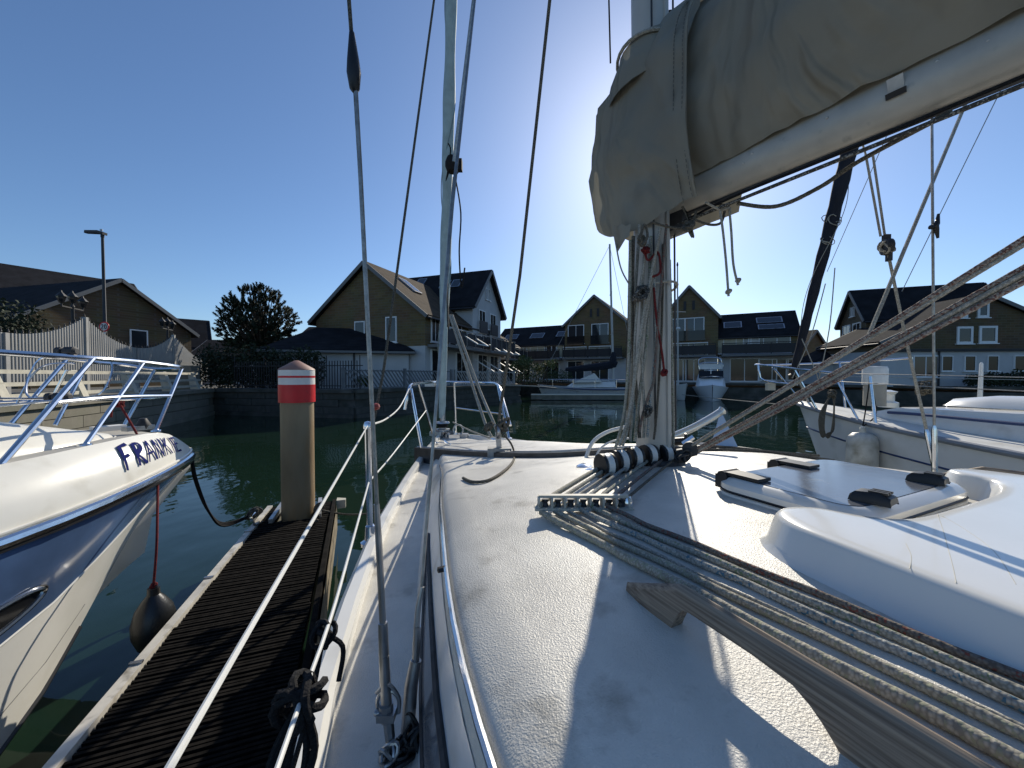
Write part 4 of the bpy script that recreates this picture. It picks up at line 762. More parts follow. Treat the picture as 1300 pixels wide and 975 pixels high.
for p, q in ((atY(981, 466, 4.85), yr(.1, .1, 1.44)), (atY(1008, 468, 4.72), yr(.32, .24, 1.4)), (atY(1057, 473, 4.35), yr(.8, .42, 1.33)), (yr(.25, -.4, 1.97), yr(.4, -.22, 1.40))): MB().bar(p, q, .012, 8).build('pulpit_leg', steel, RY)
MB().box(atY(978, 491, 4.9), (.1, .05, .09)).build('bow_plate', concp, RY, smooth=False)
for st_ in ((1104.5, 498, 535, 4.0),): MB().bar(atY(st_[0], 478, st_[3]), yr(.98, .50, 1.30), .013, 8).build('stanchion', steel, RY)
MB().tube([atY(1246, 460, 4.4), atY(1246, 462, 4.4), atY(1244, 506, 4.4)], [.006, .016, .022], 8).build('ventilator_mast', wht, RY)
for y0, y1, Y0, Y1 in ((474, 479, 4.35, 2.6), (484, 499, 4.3, 2.5), (478, 482, 5.5, 5.2)): MB().tube([atY(1060, y0, Y0), atY(1190, (y0+y1)/2, (Y0+Y1)/2), atY(1420, y1+3, Y1)], .004, 6).build('lifeline', wire, RY)
fs0 = yr(.05, 0, 1.5); fs1 = atY(1008, 470, 4.9); fs2 = atY(1076, 200, 4.45); fs3 = fs2+(fs2-fs1)*1.2
sp = []; rr = []
for k in range(40):
    t = k/39; sp.append(fs1.lerp(fs3, t)); rr.append((.038+.040*min(1, t*2.2))*(1+.08*sin(k*2.1)))
MB().tube(sp, rr, 12).build('furled_sail', navycl, RY); MB().bar(yr(.12, 0, 1.43), fs1, .014, 8).build('forestay', wire, RY); MB().lathe(fs1-ZV*.07, [(.05, 0), (.065, .01), (.04, .03), (.04, .05), (.065, .07)], 14).build('furling_drum', blkw, RY)
m = MB(); sp2 = []
for k in range(120):
    t = .02+k/119*.8; a = t*16; p = fs1.lerp(fs3, t); sp2.append(p+V((cos(a), sin(a), 0))*(.05+.06*min(1, t*2.2)))
m.tube(sp2, .004, 5); q = fs1.lerp(fs3, .33)
knotrope(q, .11, .005, 5, m); q = fs1.lerp(fs3, .29); knotrope(q, .1, .005, 4, m); m.build('sail_tie', ropew, RY)
for p, q in ((atY(1048, 360, 4.5), atY(1006, 480, 4.8)), (atY(1060, 340, 4.4), atY(1040, 480, 4.5)), (atY(1018, 430, 4.7), atY(1040, 485, 4.5))): MB().tube(cr([p, p.lerp(q, .5)-ZV*.05+V((.03, 0, 0)), q], 4), .006, 5).build('sheet', ropew, RY)
top = yr(3.4, 0, 10.5); MB().tube([yr(3.4, 0, 1.5), top], .06, 10).build('mast', alu, RY); MB().bar(fs3, top, .006, 6).build('forestay', wire, RY)
for px, ylo, Yl in ((1299, 575, 3.0),): MB().bar(yr(2.72, 1.0, 1.22), yr(3.3, .1, 9.5), .007, 6).build('shroud', wire, RY)
MB().tube([yr(2.72, 1.0, 1.2), yr(2.735, .99, 1.5)], .014, 8).build('turnbuckle', steel, RY)
# things lying on or hanging from the right yacht
cyl = yr(.86, .2, 1.36); t = thing('canister', 'white topped round canister on the right yacht foredeck', 'canister', cyl)
cY = 4.38; c0 = atY(1110, 515, cY); MB().lathe(c0, [(.10, 0), (.10, .225), (.095, .24)], 24).build('body', mat('beige_plastic', (.34, .31, .25), .6, var=.1, vs=10), t); MB().lathe(c0+ZV*.24, [(.112, 0), (.112, .18), (.10, .205), (0, .21)], 24).build('lid', wht, t)
fy = atY(1095, 549, 3.92); fd = thing('fender', 'stained white cylindrical fender hanging on the right yacht hull', 'fender', fy-ZV*.55)
MB().lathe(fy, [(.015, .05), (.025, .045), (.03, .0), (.08, -.01), (.115, -.045), (.128, -.09), (.128, -.38), (.1, -.47), (.03, -.52), (0, -.52)], 22).build('body', mat('fender_vinyl', (.55, .54, .48), .5, var=.12, vs=6, dirt=(.3, .28, .22), ds=8, dk=(.45, .7)), fd)
MB().tube([fy+ZV*.04+V((cos(t)*.02, 0, sin(t)*.02)) for t in [2*pi*k/10 for k in range(10)]], .008, 6, closed=True).build('eye', wht, fd)
m = MB(); m.tube(cr([fy+ZV*.06, atY(1099, 520, 4.0), atY(1104, 482, 4.03)], 4), .006, 6); m.tube(cr([fy+ZV*.06, atY(1112, 525, 4.0), atY(1106, 490, 4.03)], 4), .006, 6); tag(m.build('fender_line', ropebk), 'dark line tying the white fender to the right yacht stanchion', 'rope')
m = MB()
for k in range(7): m.tube(cr([atY(1055+k*.8, 496, 4.3), atY(1048-k*1.2, 520+k, 4.28), atY(1046-k*.5, 545+k*1.5, 4.26), atY(1051, 556-k, 4.25), atY(1056+k*.4, 545, 4.26), atY(1059, 515, 4.28), atY(1056+k*.8, 496, 4.3)], 4), .008, 6)
knotrope(atY(1056, 500, 4.29), .05, .009, 5, m); tag(m.build('rope_coil', ropegr), 'coiled grey mooring line hung over the right yacht pulpit', 'rope')
m = MB(); knotrope(atY(1174, 492, 4.4), .1, .009, 8, m); tag(m.build('rope_coil', ropegr), 'small rope coil hung on the right yacht guardrail beyond the canister', 'rope')
wch = atY(1128, 505, 4.9); tag(MB().lathe(wch-ZV*.12, [(.1, 0), (.1, .06), (.06, .08), (.06, .16), (.09, .2), (.02, .22)], 12).build('anchor_windlass', gel), 'pale rounded windlass beside the canister on the right yacht', 'windlass')
# ---------------------------------------------------------------- far boats
def farboat(name, label, cat, c, d, L, B, fb, hm, dkm):
    d = V(d).normalized(); s = V((d.y, -d.x, 0)); t = thing(name, label, cat, c)
    tb = [(0, .02, fb*1.15), (.1, .35, fb*1.1), (.3, .8, fb), (.6, 1, fb*.92), (1, .8, fb*.95)]
    P = lambda k, v, z: c+d*(L*(.5-k))+s*(B/2*v)+ZV*z; ks = [0, .04, .1, .2, .3, .45, .6, .8, 1]
    MB().grid([[P(k+.06*(1-k)*(1-abs(f)), smo(tb, k)[0]*(.55+.45*abs(f))*(1 if f > 0 else -1), smo(tb, k)[1]*abs(f)-.05) for f in (1, .6, .2, .05, -.05, -.2, -.6, -1)] for k in ks]).build('hull', hm, t)
    MB().grid([[P(k, smo(tb, k)[0]*f, smo(tb, k)[1]-.05+.04*(1-f*f)) for f in (-1, -.5, 0, .5, 1)] for k in ks]).build('deck', dkm, t)
    MB().add([P(1, .8, fb*.9), P(1, -.8, fb*.9), P(1, -.45, 0), P(1, .45, 0)], [(0, 1, 2, 3)]).build('transom', hm, t, smooth=False)
    return t, P
FY = 31.0; c = atY(747, 499, FY); c.z = 0; t, P = farboat('far_yacht', 'white yacht with blue boom cover moored across the basin left of the mast', 'yacht', c, (-1, .12, 0), 8.2, 2.4, .95, hg, gel)
MB().grid([[P(k, w_*q, .9+h*(1-abs(q)**4)) for q in (-1, -.9, -.5, 0, .5, .9, 1)] for k, w_, h in ((.28, .15, .02), (.34, .4, .3), (.6, .6, .42), (.75, .6, .45))]).build('coachroof', gel, t)
MB().tube([P(k, 1.02*v, z) for k, v, z in ((.02, .1, .85), (.1, .36, .83), (.3, .8, .78), (.6, 1, .72), (1, .8, .74))], .05, 6).build('hull_stripe', bl, t); MB().tube([P(k, -1.02*v, z) for k, v, z in ((.02, .1, .85), (.1, .36, .83), (.3, .8, .78), (.6, 1, .72), (1, .8, .74))], .05, 6).build('hull_stripe', bl, t)
mx = atY(779, 480, FY); mt_ = atY(774, 310, FY); MB().tube([V((mx.x, mx.y, 1.1)), mt_], [.1, .075], 8).build('mast', alu, t)
for z in (5.2, 8.4):
    q = V((mx.x, mx.y, 0)).lerp(V((mt_.x, mt_.y, 0)), z/12); MB().bar(q+V((-.1, -.7, z)), q+V((.1, .7, z)), .03, 6).build('spreader', alu, t)
MB().tube(cr([atY(718, 469, FY), atY(745, 467, FY), atY(776, 463, FY), atY(779, 460, FY)], 3), [.14, .2, .24, .27, .3, .3, .32, .33, .34, .3][:10], 8).build('boom_cover', navycl, t)
MB().tube(cr([atY(778, 462, FY-.1), atY(779, 447, FY-.1)], 2), [.3, .26, .12], 8).build('mast_cover', navycl, t)
for px in (703, 800): MB().bar(P(0 if px < 750 else .98, 0, .95), mt_-ZV*.1, .016, 5).build('stay', wire, t)
MB().add([P(.35, .5, 1.25), P(.35, -.5, 1.25), P(.55, -.6, 2.0), P(.55, .6, 2.0), P(.62, .62, 1.3), P(.62, -.62, 1.3)], [(0, 1, 2, 3), (0, 3, 4), (1, 5, 2), (3, 2, 5, 4)]).build('spray_hood', wht, t, smooth=False)
for s_ in (-1, 1):
    r = MB(); r.tube([P(k, s_*v*.95, 1.5) for k, v in ((.0, .05), (.1, .35), (.3, .8), (.6, 1), (1, .8))], .02, 5)
    for k, v in ((.02, .1), (.15, .5), (.35, .85), (.55, 1), (.75, .95), (.98, .8)): r.bar(P(k, s_*v*.95, .85), P(k, s_*v*.95, 1.5), .02, 5)
    r.build('guard_rail', steel, t)
for q, z in ((.45, .4), (.62, .4)): tag(MB().lathe(P(q, 1.08, z-.1), [(.03, .75), (.13, .65), (.14, .5), (.14, .1), (.05, 0)], 10).build('fender', wht), 'white fender on the far yacht side, '+('nearer its bow' if q < .5 else 'nearer its mast'), 'fender')
fp = V((c.x+.5, c.y-2.2, 0)); t = thing('far_pontoon', 'long pale-edged pontoon in front of the far yacht', 'pontoon', fp)
MB().box(fp+ZV*.22, (10.5, 1.1, .34), (1, -.02, 0)).build('deck', conc, t, smooth=False); MB().box(fp+V((0, -.58, .42)), (10.5, .06, .10), (1, -.02, 0)).build('edge_rail', mat('pale_edge', (.72, .68, .56), .5), t, smooth=False)  # edge rail has a plain pale colour
# motor boat seen from the bow
c = atY(920, 502, 26.5); c.z = 0; farw = mat('far_white', (.86, .86, .84), .3); t, P = farboat('far_motor_boat', 'white flybridge motor boat facing us below the far terrace', 'motor boat', c+V((.3, 2.5, 0)), (-.42, -.9, 0), 6.6, 2.5, 1.05, farw, farw)
cd_ = V((-.42, -.9, 0)).normalized(); cs = V((cd_.y, -cd_.x, 0)); B0 = c+V((.3, 2.5, 0))
cab = lambda d_, v, z: B0+cd_*d_+cs*v+ZV*z
MB().grid([[cab(d_, w_*q, 1.0+h*(1-abs(q)**6)) for q in (-1, -.95, -.8, 0, .8, .95, 1)] for d_, w_, h in ((1.9, .5, .03), (1.3, .85, .25), (.9, .95, .5), (.2, 1.0, 1.25), (-1.8, 1.0, 1.3), (-2.6, 1.0, 1.2))]).build('cabin', farw, t)
ws = MB(); ws.prism([cab(.86, -.8, 1.62), cab(.86, .8, 1.62), cab(.32, .82, 2.17), cab(.32, -.82, 2.17)], cd_*.06); ws.build('windscreen', glass, t, smooth=False)
MB().box(cab(.55, 0, 1.9), (.1, .06, .75), cd_).build('mullion', gel, t, smooth=False)
fb_ = MB(); fb_.tube(cr([cab(-1.6, -.8, 2.25), cab(-1.5, -.75, 3.1), cab(-1.5, 0, 3.25), cab(-1.5, .75, 3.1), cab(-1.6, .8, 2.25)], 4), .04, 6); fb_.tube(cr([cab(-.1, -.75, 2.3), cab(-.1, -.7, 2.75), cab(-.1, .7, 2.75), cab(-.1, .75, 2.3)], 4), .03, 6); fb_.build('flybridge_rail', steel, t); MB().box(cab(-1.0, 0, 2.5), (1.2, 1.6, .4), cd_).build('flybridge', wht, t, smooth=False)
MB().tube(cr([cab(2.2, -.75, 1.7), cab(3.2, 0, 1.75), cab(2.2, .75, 1.7)], 4), .025, 6).build('bow_rail', steel, t)
c = atY(864, 502, 28); c.z = 0; t, P = farboat('small_white_yacht', 'small white yacht with thin mast beside the far motor boat', 'yacht', c+V((0, 2, 0)), (.1, -1, 0), 5, 1.9, 1.1, mat('cream_hull', (.6, .6, .56), .4), gel)
mb = atY(861, 480, 29); MB().tube([V((mb.x, mb.y, .8)), atY(860, 338, 29)], [.07, .05], 8).build('mast', alu, t); q = atY(860.5, 396, 29); MB().bar(q-V((.6, 0, 0)), q+V((.6, 0, 0)), .025, 6).build('spreader', alu, t); MB().lathe(atY(860, 338, 29), [(.05, 0), (.08, .1), (.03, .3)], 6).build('mast_light', blkw, t); q = atY(861, 419, 29); MB().lathe(q, [(.1, 0), (.18, .1), (.1, .22)], 8).build('radar', wht, t)
MB().grid([[P(k, w_*q_, 1.0+h*(1-abs(q_)**4)) for q_ in (-1, -.9, 0, .9, 1)] for k, w_, h in ((.25, .2, .05), (.35, .55, .4), (.7, .7, .5))]).build('coachroof', gel, t)
# breakwater line across the water
l = MB(); l.tube(cr([atZ(690, 489, .9), atZ(760, 498, .55)], 3), .03, 6)
pa_ = atY(866, 501, 24); pb_ = atY(985, 513, 15); tag(MB().tube(cr([pa_, pa_.lerp(pb_, .5)-ZV*.02, pb_], 4), .02, 6).build('mooring_rope', ropew), 'pale mooring line stretched over water below the far motor boat', 'rope')
pa_ = atY(585, 519, 12); tag(MB().tube(cr([atY(640, 489, 24), atY(690, 491, 24), atY(735, 496.5, 27)], 4), .035, 6).build('mooring_rope', ropew), 'pale mooring line from the lattice fence quay to the far pontoon', 'rope')
# ---------------------------------------------------------------- our own yacht (mast base = origin of its frame: u forward, v to port)
M0 = V((.527, 1.446, 0)); U = V((-.423, .906, 0)).normalized(); PV = V((-U.y, U.x, 0))
def yt(u, v, z): return M0+U*u+PV*v+ZV*z
def yuv(p): r = V((p.x, p.y, 0))-M0; return r.dot(U), r.dot(PV)
Bt = [(-4.5, 1.12), (-3, 1.25), (-1.5, 1.24), (-.4, 1.137), (-.06, 1.073), (.5, .93), (1.23, .69), (2.0, .42), (2.6, .19), (2.9, .07), (3.0, .02)]
Dz = [(-4.5, 1.16), (-.4, 1.18), (1.2, 1.18), (2.0, 1.165), (3.0, 1.15)]
Ct2 = [(-3.2, 1.06, 1.51, 1.45, 1.15), (-.75, .955, 1.50, 1.44, 1.005), (-.05, .82, 1.48, 1.425, .875), (.6, .65, 1.388, 1.362, .715), (1.1, .53, 1.325, 1.30, .59), (1.5, .43, 1.288, 1.265, .49), (2.1, .25, 1.225, 1.21, .31), (2.35, .16, 1.185, 1.18, .2)]
def heel(u, v): t = min(1, max(0, (u+.3)/.6)); return .055*max(0, -v)*t*t*(3-2*t)
def bw_(u): return smo(Bt, u)[0]
def dz_(u): return lin(Dz, u)[0]
def zc(u, v):
    hw, z0, z1, hb = smo(Ct2, u); q = min(1, abs(v)/hw); return z1+(z0-z1)*(1-q*q)+heel(u, v)
SY = thing('sailing_yacht', 'white sailing yacht in the foreground whose cabin roof, mast and boom fill the view', 'yacht', yt(0, 0, 0))
us = [-4.5, -3.8, -3.1, -2.4, -1.8, -1.3, -.9, -.6, -.3, 0, .3, .6, .9, 1.2, 1.5, 1.8, 2.1, 2.4, 2.6, 2.75, 2.88, 2.96, 3.0]
MB().grid([[yt(u, bw_(u)*q, dz_(u)+.015*(1-q*q)+heel(u, bw_(u)*q)) for q in (-1, -.9, -.75, -.5, -.25, 0, .25, .5, .75, .9, 1)] for u in us]).build('deck', sidem, SY)
for sd in (1, -1):
    MB().grid([[yt(u, sd*(bw_(u)+dv), dz_(u)+z+heel(u, sd*bw_(u))) for dv, z in ((-.035, -.004), (-.032, .028), (-.022, .038), (.006, .038), (.018, .028), (.02, -.02))] for u in us]).build('toe_rail', gel, SY)
    MB().grid([[yt(u-.35*f*max(0, u-1.2)/1.8, sd*(bw_(u)+.016)*(1-.3*f*f), dz_(u)-.01-f*(dz_(u)+.25)+heel(u, sd*bw_(u))*(1-f)) for f in (0, .04, .15, .35, .6, .8, 1)] for u in us]).build('hull', gel, SY)
    MB().tube([yt(u, sd*(bw_(u)+.014), dz_(u)-.10) for u in us], .014, 6).build('rubbing_strake', wht, SY)
# coachroof with rounded edges
cu = [-3.2+.15*i for i in range(17)]+[-.75+.075*i for i in range(41)]
def sect(u):
    hw, z0, z1, hb = smo(Ct2, u); zb = dz_(u)+.008; pts = []
    rd = min(.05, (z1-zb)*.6)
    prof_ = [(hb+.02, zb-.01), (hb, zb+.012), (hb+(hw-hb)*.6, zb+(z1-zb)*.55)]
    edge = [(hw+.004, z1-rd*.75), (hw-.006, z1-rd*.3), (hw-.024, z1-rd*.02+.004)]
    top = [(hw*q, z1+(z0-z1)*(1-q*q)) for q in (.9, .75, .55, .35, .15)]
    h = prof_+edge+top; return [yt(u, v, z) for v, z in h]+[yt(u, -v, z+heel(u, -v)) for v, z in reversed(h)]
CR = MB().grid([sect(u) for u in cu]+[[yt(2.4, v*.14, 1.172) for v in [1-2*i/21 for i in range(22)]]]).build('coachroof', deckm, SY, ang=60)
def side(u, f, off=0, sd=1):                          # point on the coachroof side, f 0 base .. 1 top
    hw, z0, z1, hb = smo(Ct2, u); zb = dz_(u)+.012; return yt(u, sd*(hb+(hw-hb)*f+off), zb+(z1-.04-zb)*f+heel(u, sd*hb))
wl_ = mat('side_glaze', (.14, .15, .17), .12, spec=.6); gsd = mat('smooth_side', (.62, .63, .63), .35, var=.04, vs=4, dirt=(.4, .38, .33), ds=9, dk=(.55, .8))
for sd in (1, -1):
    uu = [.18-.12*i for i in range(24)]
    MB().grid([[side(u, f, .006, sd) for f in (.03, .5, .97)] for u in [.9-.12*i for i in range(30)]]).build('side_panel', gsd, SY)
    cp = [side(u, .45+.2*min(1, (.2-u)/.6), .010, sd) for u in uu]; cl = [side(u, .45-.22*min(1, (.2-u)/.6), .010, sd) for u in uu]
    wp = MB().grid([cl, cp]).build('cabin_window', wl_, SY); MB().tube(cp, .006, 6).build('gasket', blkw, wp); MB().tube(cl, .005, 6).build('gasket', blkw, wp)
    es = MB(); es.tube([side(u, 1.0, .001, sd)+ZV*.030 for u in [1.0-.09*i for i in range(42)]], .0045, 6); es.build('edge_strip', steel, SY)
    m = MB(); m.lathe(side(-.36, 1, .004, sd)+ZV*.028, [(.006, -.004), (.006, .012), (0, .014)], 8, PV*sd); m.build('press_stud', blk, SY)
# ---- mast
def mastpt(z): return V((.008, -.003, 0))+yt(-.012*(z-1.48), .035*(z-1.48)*1.0, z)
def oval_m(c, a, b, n=24): return [c+U*(a*cos(t))+PV*(b*sin(t)) for t in [2*pi*i/n for i in range(n)]]
zs = [1.47, 1.6, 2, 2.6, 3.2, 5, 8, 10.5]
MA = MB(); MA.grid([[p for p in [mastpt(z)+U*(.070*cos(t))+PV*(.057*sin(t)*(1 if cos(t) > -.6 else .92)) for t in [2*pi*i/28 for i in range(28)]]] for z in zs], closed=True); mast = MA.build('mast', alu, SY)
m = MB(); m.tube([mastpt(z)-U*.072 for z in zs], .009, 6); m.build('sail_track', alu, mast)
for q in (.018, -.016): MB().tube([mastpt(z)-U*(.058)+PV*(.050*(1 if q > 0 else -1)) for z in zs[1:]], .0035, 5).build('track_groove', blkw, mast)
m = MB(); m.add(oval_m(yt(0, 0, 1.486), .13, .10)+oval_m(yt(0, 0, 1.50), .125, .095), [tuple(range(24, 48))]+[(i, (i+1) % 24, (i+1) % 24+24, i+24) for i in range(24)]); m.build('mast_step', blkw, SY)
# mast base turning blocks (black cheeks, white sheaves)
rowd = (V((1, -.12, 0))).normalized(); 
for k, (px, py) in enumerate(((769, 579), (787, 574), (804, 569), (823, 566), (843, 565))):
    c = atZ(px, py+16, 1.503); c.z = 1.515; c = c-U*.0; b_ = MB()
    ax_ = (U*.35+rowd).normalized(); ax_ = V((.93, .36, 0)).normalized()
    b_.lathe(c-ax_*.024, [(.014, 0), (.037, .002), (.038, .010), (.032, .012)], 18, ax_); b_.lathe(c+ax_*.024, [(.032, -.012), (.038, -.010), (.037, -.002), (.014, 0)], 18, ax_); b_.box(c-ZV*.03, (.05, .036, .02), ax_)
    q = b_.build('turning_block', blk, SY); MB().lathe(c-ax_*.012, [(.030, 0), (.038, .001), (.035, .012), (.038, .023), (.030, .024)], 18, ax_).build('sheave', wht, q)
w_c = mastpt(1.545)+V((.105, .03, 0)); wb = MB().lathe(w_c-V((.03, 0, 0)), [(.018, 0), (.03, .002), (.03, .008), (.015, .012), (.015, .05), (.03, .054), (.03, .06), (.018, .062)], 18, (1, -.35, .15)).build('winch', blk, SY); MB().bar(w_c+V((.0, -.04, .0)), w_c+V((.035, -.05, .028)), .009, 8).build('winch_handle', steel, wb)
# ---- halyards down the mast
def RB(pts, r, mt, name='halyard', par=None, br=True, step=.003, n=12, k=8):
    m = MB(); P = cr(pts, k)
    if br: m.braid(P, r, step, n)
    else: m.tube(P, r, 8)
    return m.build(name, mt, par or SY, ang=80)
Ym = 1.37
hal = [([(838, 290), (820, 400), (806, 480), (796, 545), (790, 566)], 1.33, ropew, .0062), ([(812, 285), (806, 380), (802, 470), (793, 560)], 1.37, ropew, .0055), ([(826, 300), (822, 420), (812, 500), (806, 560)], 1.345, ropeg, .0058),
       ([(846, 285), (836, 400), (830, 480), (824, 500), (815, 530), (812, 548)], 1.325, roped, .0045), ([(804, 300), (803, 420), (808, 500), (812, 556)], 1.35, ropegr, .006), ([(829, 330), (833, 430), (826, 500), (822, 555)], 1.33, ropeb, .0052),
       ([(850, 330), (853, 450), (855, 540), (854, 575)], 1.40, ropeg, .005), ([(800, 310), (798, 420), (796, 500), (800, 556)], 1.37, ropegr, .005), ([(818, 320), (814, 430), (818, 520), (817, 556)], 1.34, ropew, .0048)]
hal += [([(836, 300), (812, 430), (800, 520), (786, 566)], 1.32, ropew, .0050), ([(800, 305), (799, 430), (793, 520), (781, 570)], 1.34, ropeg, .0052), ([(842, 310), (840, 420), (834, 520), (830, 558)], 1.35, ropegr, .0040), ([(822, 310), (808, 400), (804, 500), (800, 560)], 1.335, ropew, .0045)]
for pts, Y, mt, r in hal: RB([atY(x, y, Y) for x, y in pts], r, mt, par=mast)
RB([atY(x, y, 1.325) for x, y in ((830, 365), (834, 410), (840, 445), (843, 470))], .0038, roper, 'red_lashing', mast)
m = MB(); knotrope(atY(843, 473, 1.32), .012, .004, 4, m); m.build('red_lashing', roper, mast); m = MB(); knotrope(atY(820, 318, 1.32), .02, .0032, 4, m); m.build('red_lashing', roper, mast); MB().tube(cr([atY(x, y, 1.32) for x, y in ((815, 300), (822, 330), (835, 320), (838, 345), (826, 352))]), .004, 6).build('red_lashing', roper, mast)
m = MB(); knotrope(atY(813, 373, 1.31), .03, .0045, 5, m); m.build('lashing', ropeblk, mast); m = MB(); knotrope(atY(822, 522, 1.31), .022, .004, 4, m); m.build('lashing', ropeblk, mast)
lz = atY(0, 364, 1.35).z; m = MB(); cm = mastpt(lz); m.tube([cm+V((cos(a)*.082, sin(a)*.10, -.012*sin(a*1)+.01*cos(a))) for a in [2*pi*k/24 for k in range(24)]], .0045, 6, closed=True); m.tube(cr([cm+V((-.078, -.02, .0)), atY(790, 345, 1.4), atY(784, 322, 1.42), atY(781, 300, 1.45)]), .003, 6); m.build('white_lashing', ropew, mast)
# ---- deck lines: mast base -> organiser -> aft
orgx = [687, 704, 720, 736, 752, 771, 788]; blx = [(772, 588), (790, 583), (806, 580), (818, 576), (836, 575), (846, 580), (858, 582)]
ex_ = [(1300, 968), (1300, 931), (1300, 921), (1300, 897), (1300, 881), (1300, 867), (1300, 860)]
mts = [ropef, ropef, ropew, ropeb, ropeg, roped, roped]; rs = [.0072, .0056, .0034, .0056, .0056, .0050, .004]
ends = [(1300, 968), (1300, 932), None, (1300, 902), (1300, 884), (1300, 868), None]
for i in range(7):
    o_ = atZ(orgx[i], 641, 1.492); o2 = atZ(orgx[i]+4, 636, 1.492)
    u0, v0 = yuv(atZ(*blx[i], 1.5)); RB([yt(u0, v0, 1.50), o2.lerp(yt(u0, v0, 1.50), .5)+ZV*.002, o2, o_], rs[i]*.95, mts[i] if i != 6 else ropegr, 'control_line', step=.003)
    if i == 6: continue
    if i == 2:                                   # doubled lines end beneath their neighbour
        j = i-1; e = atZ(ends[j][0], ends[j][1]-7, 1.488)
    else: e = atZ(*ends[i], 1.488)
    d_ = e-o_; P = []
    for k in range(15):
        p = o_+d_*(k/10); u, v = yuv(p); w1 = .0025*sin(k*1.9+i*2)*(1 if 0 < k < 14 else 0); P.append(p+PV*w1); P[-1].z = zc(u, v)+rs[i]+.006*max(0, 1-k/2)
    RB(P, rs[i], mts[i], 'control_line', step=.0017, n=16)
oa = atZ(684, 640, 1.49); ob = atZ(797, 640, 1.49); om = MB(); d_ = (ob-oa); x_ = d_.normalized(); y_ = V((-x_.y, x_.x, 0))
om.box((oa+ob)/2+ZV*.02+y_*.0, (d_.length, .014, .006), x_); om.box((oa+ob)/2-ZV*.008, (d_.length+.02, .035, .006), x_)
for k in range(8): om.box(oa+d_*(k/7)+ZV*.006, (.005, .03, .024), x_)
og_ = om.build('deck_organiser', mat('aged_plastic', (.50, .47, .39), .6, var=.15, vs=40), SY, smooth=False)
MB().lathe(ob-ZV*.006, [(.012, 0), (.013, .012), (.006, .026), (0, .027)], 12).build('bolt', steel, og_)
m = MB()
for k in range(7): m.lathe(oa+d_*((k+.5)/7), [(.009, -.004), (.006, .004), (.009, .012)], 10)
m.build('sheaves', blkw, og_)
# ---- teak grab rail with arches
def grab(P0, P1, sd):
    P0 = V((P0.x, P0.y, 0)); P1 = V((P1.x, P1.y, 0)); d_ = P1-P0; L = 2.6; x_ = d_.normalized(); n_ = V((-x_.y, x_.x, 0)); m = MB(); rows_ = []
    gaps = [(.092, .28), (.55, .85), (1.07, 1.4), (1.6, 1.95)]
    s = 0
    ss = [-.002, .004, .012, .03, .055, .08, .092, .096, .10, .106, .112, .12, .13, .16, .2, .24, .255, .265, .272, .278, .284, .30, .312, .325, .335, .345, .352, .358, .366, .4, .5, .545, .552, .56, .575, .6, .65, .7, .75, .8, .83, .845, .856, .9, 1.0, 1.065, 1.075, 1.1, 1.2, 1.3, 1.38, 1.4, 1.6, 1.7, 1.95, 2.0, 2.4, 2.6]
    for s in ss:
        p = P0+x_*s; u, v = yuv(p); z0 = zc(u, v); h = .012+.046*min(1, max(0, s)/.10); zb = -.004
        for a, b in gaps:
            if a <= s <= b:
                x = (s-a)/(b-a); q = (1-(1-min(1, x/.13))**2)*(1-max(0, (x-.68)/.32)**2.2); zb = max(zb, .037*q-.004)
        w1 = .0098*(min(1, (s+.02)/.06)); e_ = .35*w1
        rows_.append([p+n_*a_+ZV*(z0+z) for a_, z in ((w1, zb+.001), (w1, h-.009), (w1-e_, h-.002), (0, h+.001), (-w1+e_, h-.002), (-w1, h-.009), (-w1, zb+.001))])
    m.grid(rows_, closed=True); k = len(rows_[0]); m.f.append(tuple(range(k))[::-1]); m.f.append(tuple((len(ss)-1)*k+i for i in range(k)))
    return m.build('grab_rail', teak, SY, ang=50)
g0 = atZ(798, 736, 1.485); g1 = atZ(1275, 975, 1.536); grab(g0, g1, 1)
ug, vg = yuv(g0); ug1, vg1 = yuv(g1); grab(yt(ug+.09, -vg-.0, 1.48), yt(ug1+.09, -vg1-.02, 1.48), -1)
# ---- hatch
def hz(u, v, z): return yt(u, v, z)
def rrect(u0, u1, v0, v1, r, z, n=6, off=0):
    pts = []
    for cu_, cv_, a0 in ((u1-r, v1-r, 0), (u0+r, v1-r, pi/2), (u0+r, v0+r, pi), (u1-r, v0+r, 3*pi/2)):
        for i in range(n+1):
            a = a0+pi/2*i/n; pts.append(yt(cu_+(r+off)*cos(a), cv_+(r+off)*sin(a), z))
    return pts
hu0, hu1, hv0, hv1 = -.71, -.395, -.335, .172
H = MB(); st = [(.012, 1.478), (.012, 1.50), (.004, 1.505), (.010, 1.507), (.010, 1.522), (-.004, 1.534), (-.016, 1.5375)]
rws = [rrect(hu0, hu1, hv0, hv1, .06, z, off=o_) for o_, z in st]; H.grid(rws, closed=True)
hatch = H.build('hatch', gel, SY)
MB().add(rrect(hu0, hu1, hv0, hv1, .06, 1.5385, off=-.017), [tuple(range(28))]).build('hatch_pane', acry, hatch, smooth=False)
MB().tube(rrect(hu0, hu1, hv0, hv1, .06, 1.506, off=.0105), .003, 5, closed=True).build('seal', blk, hatch)
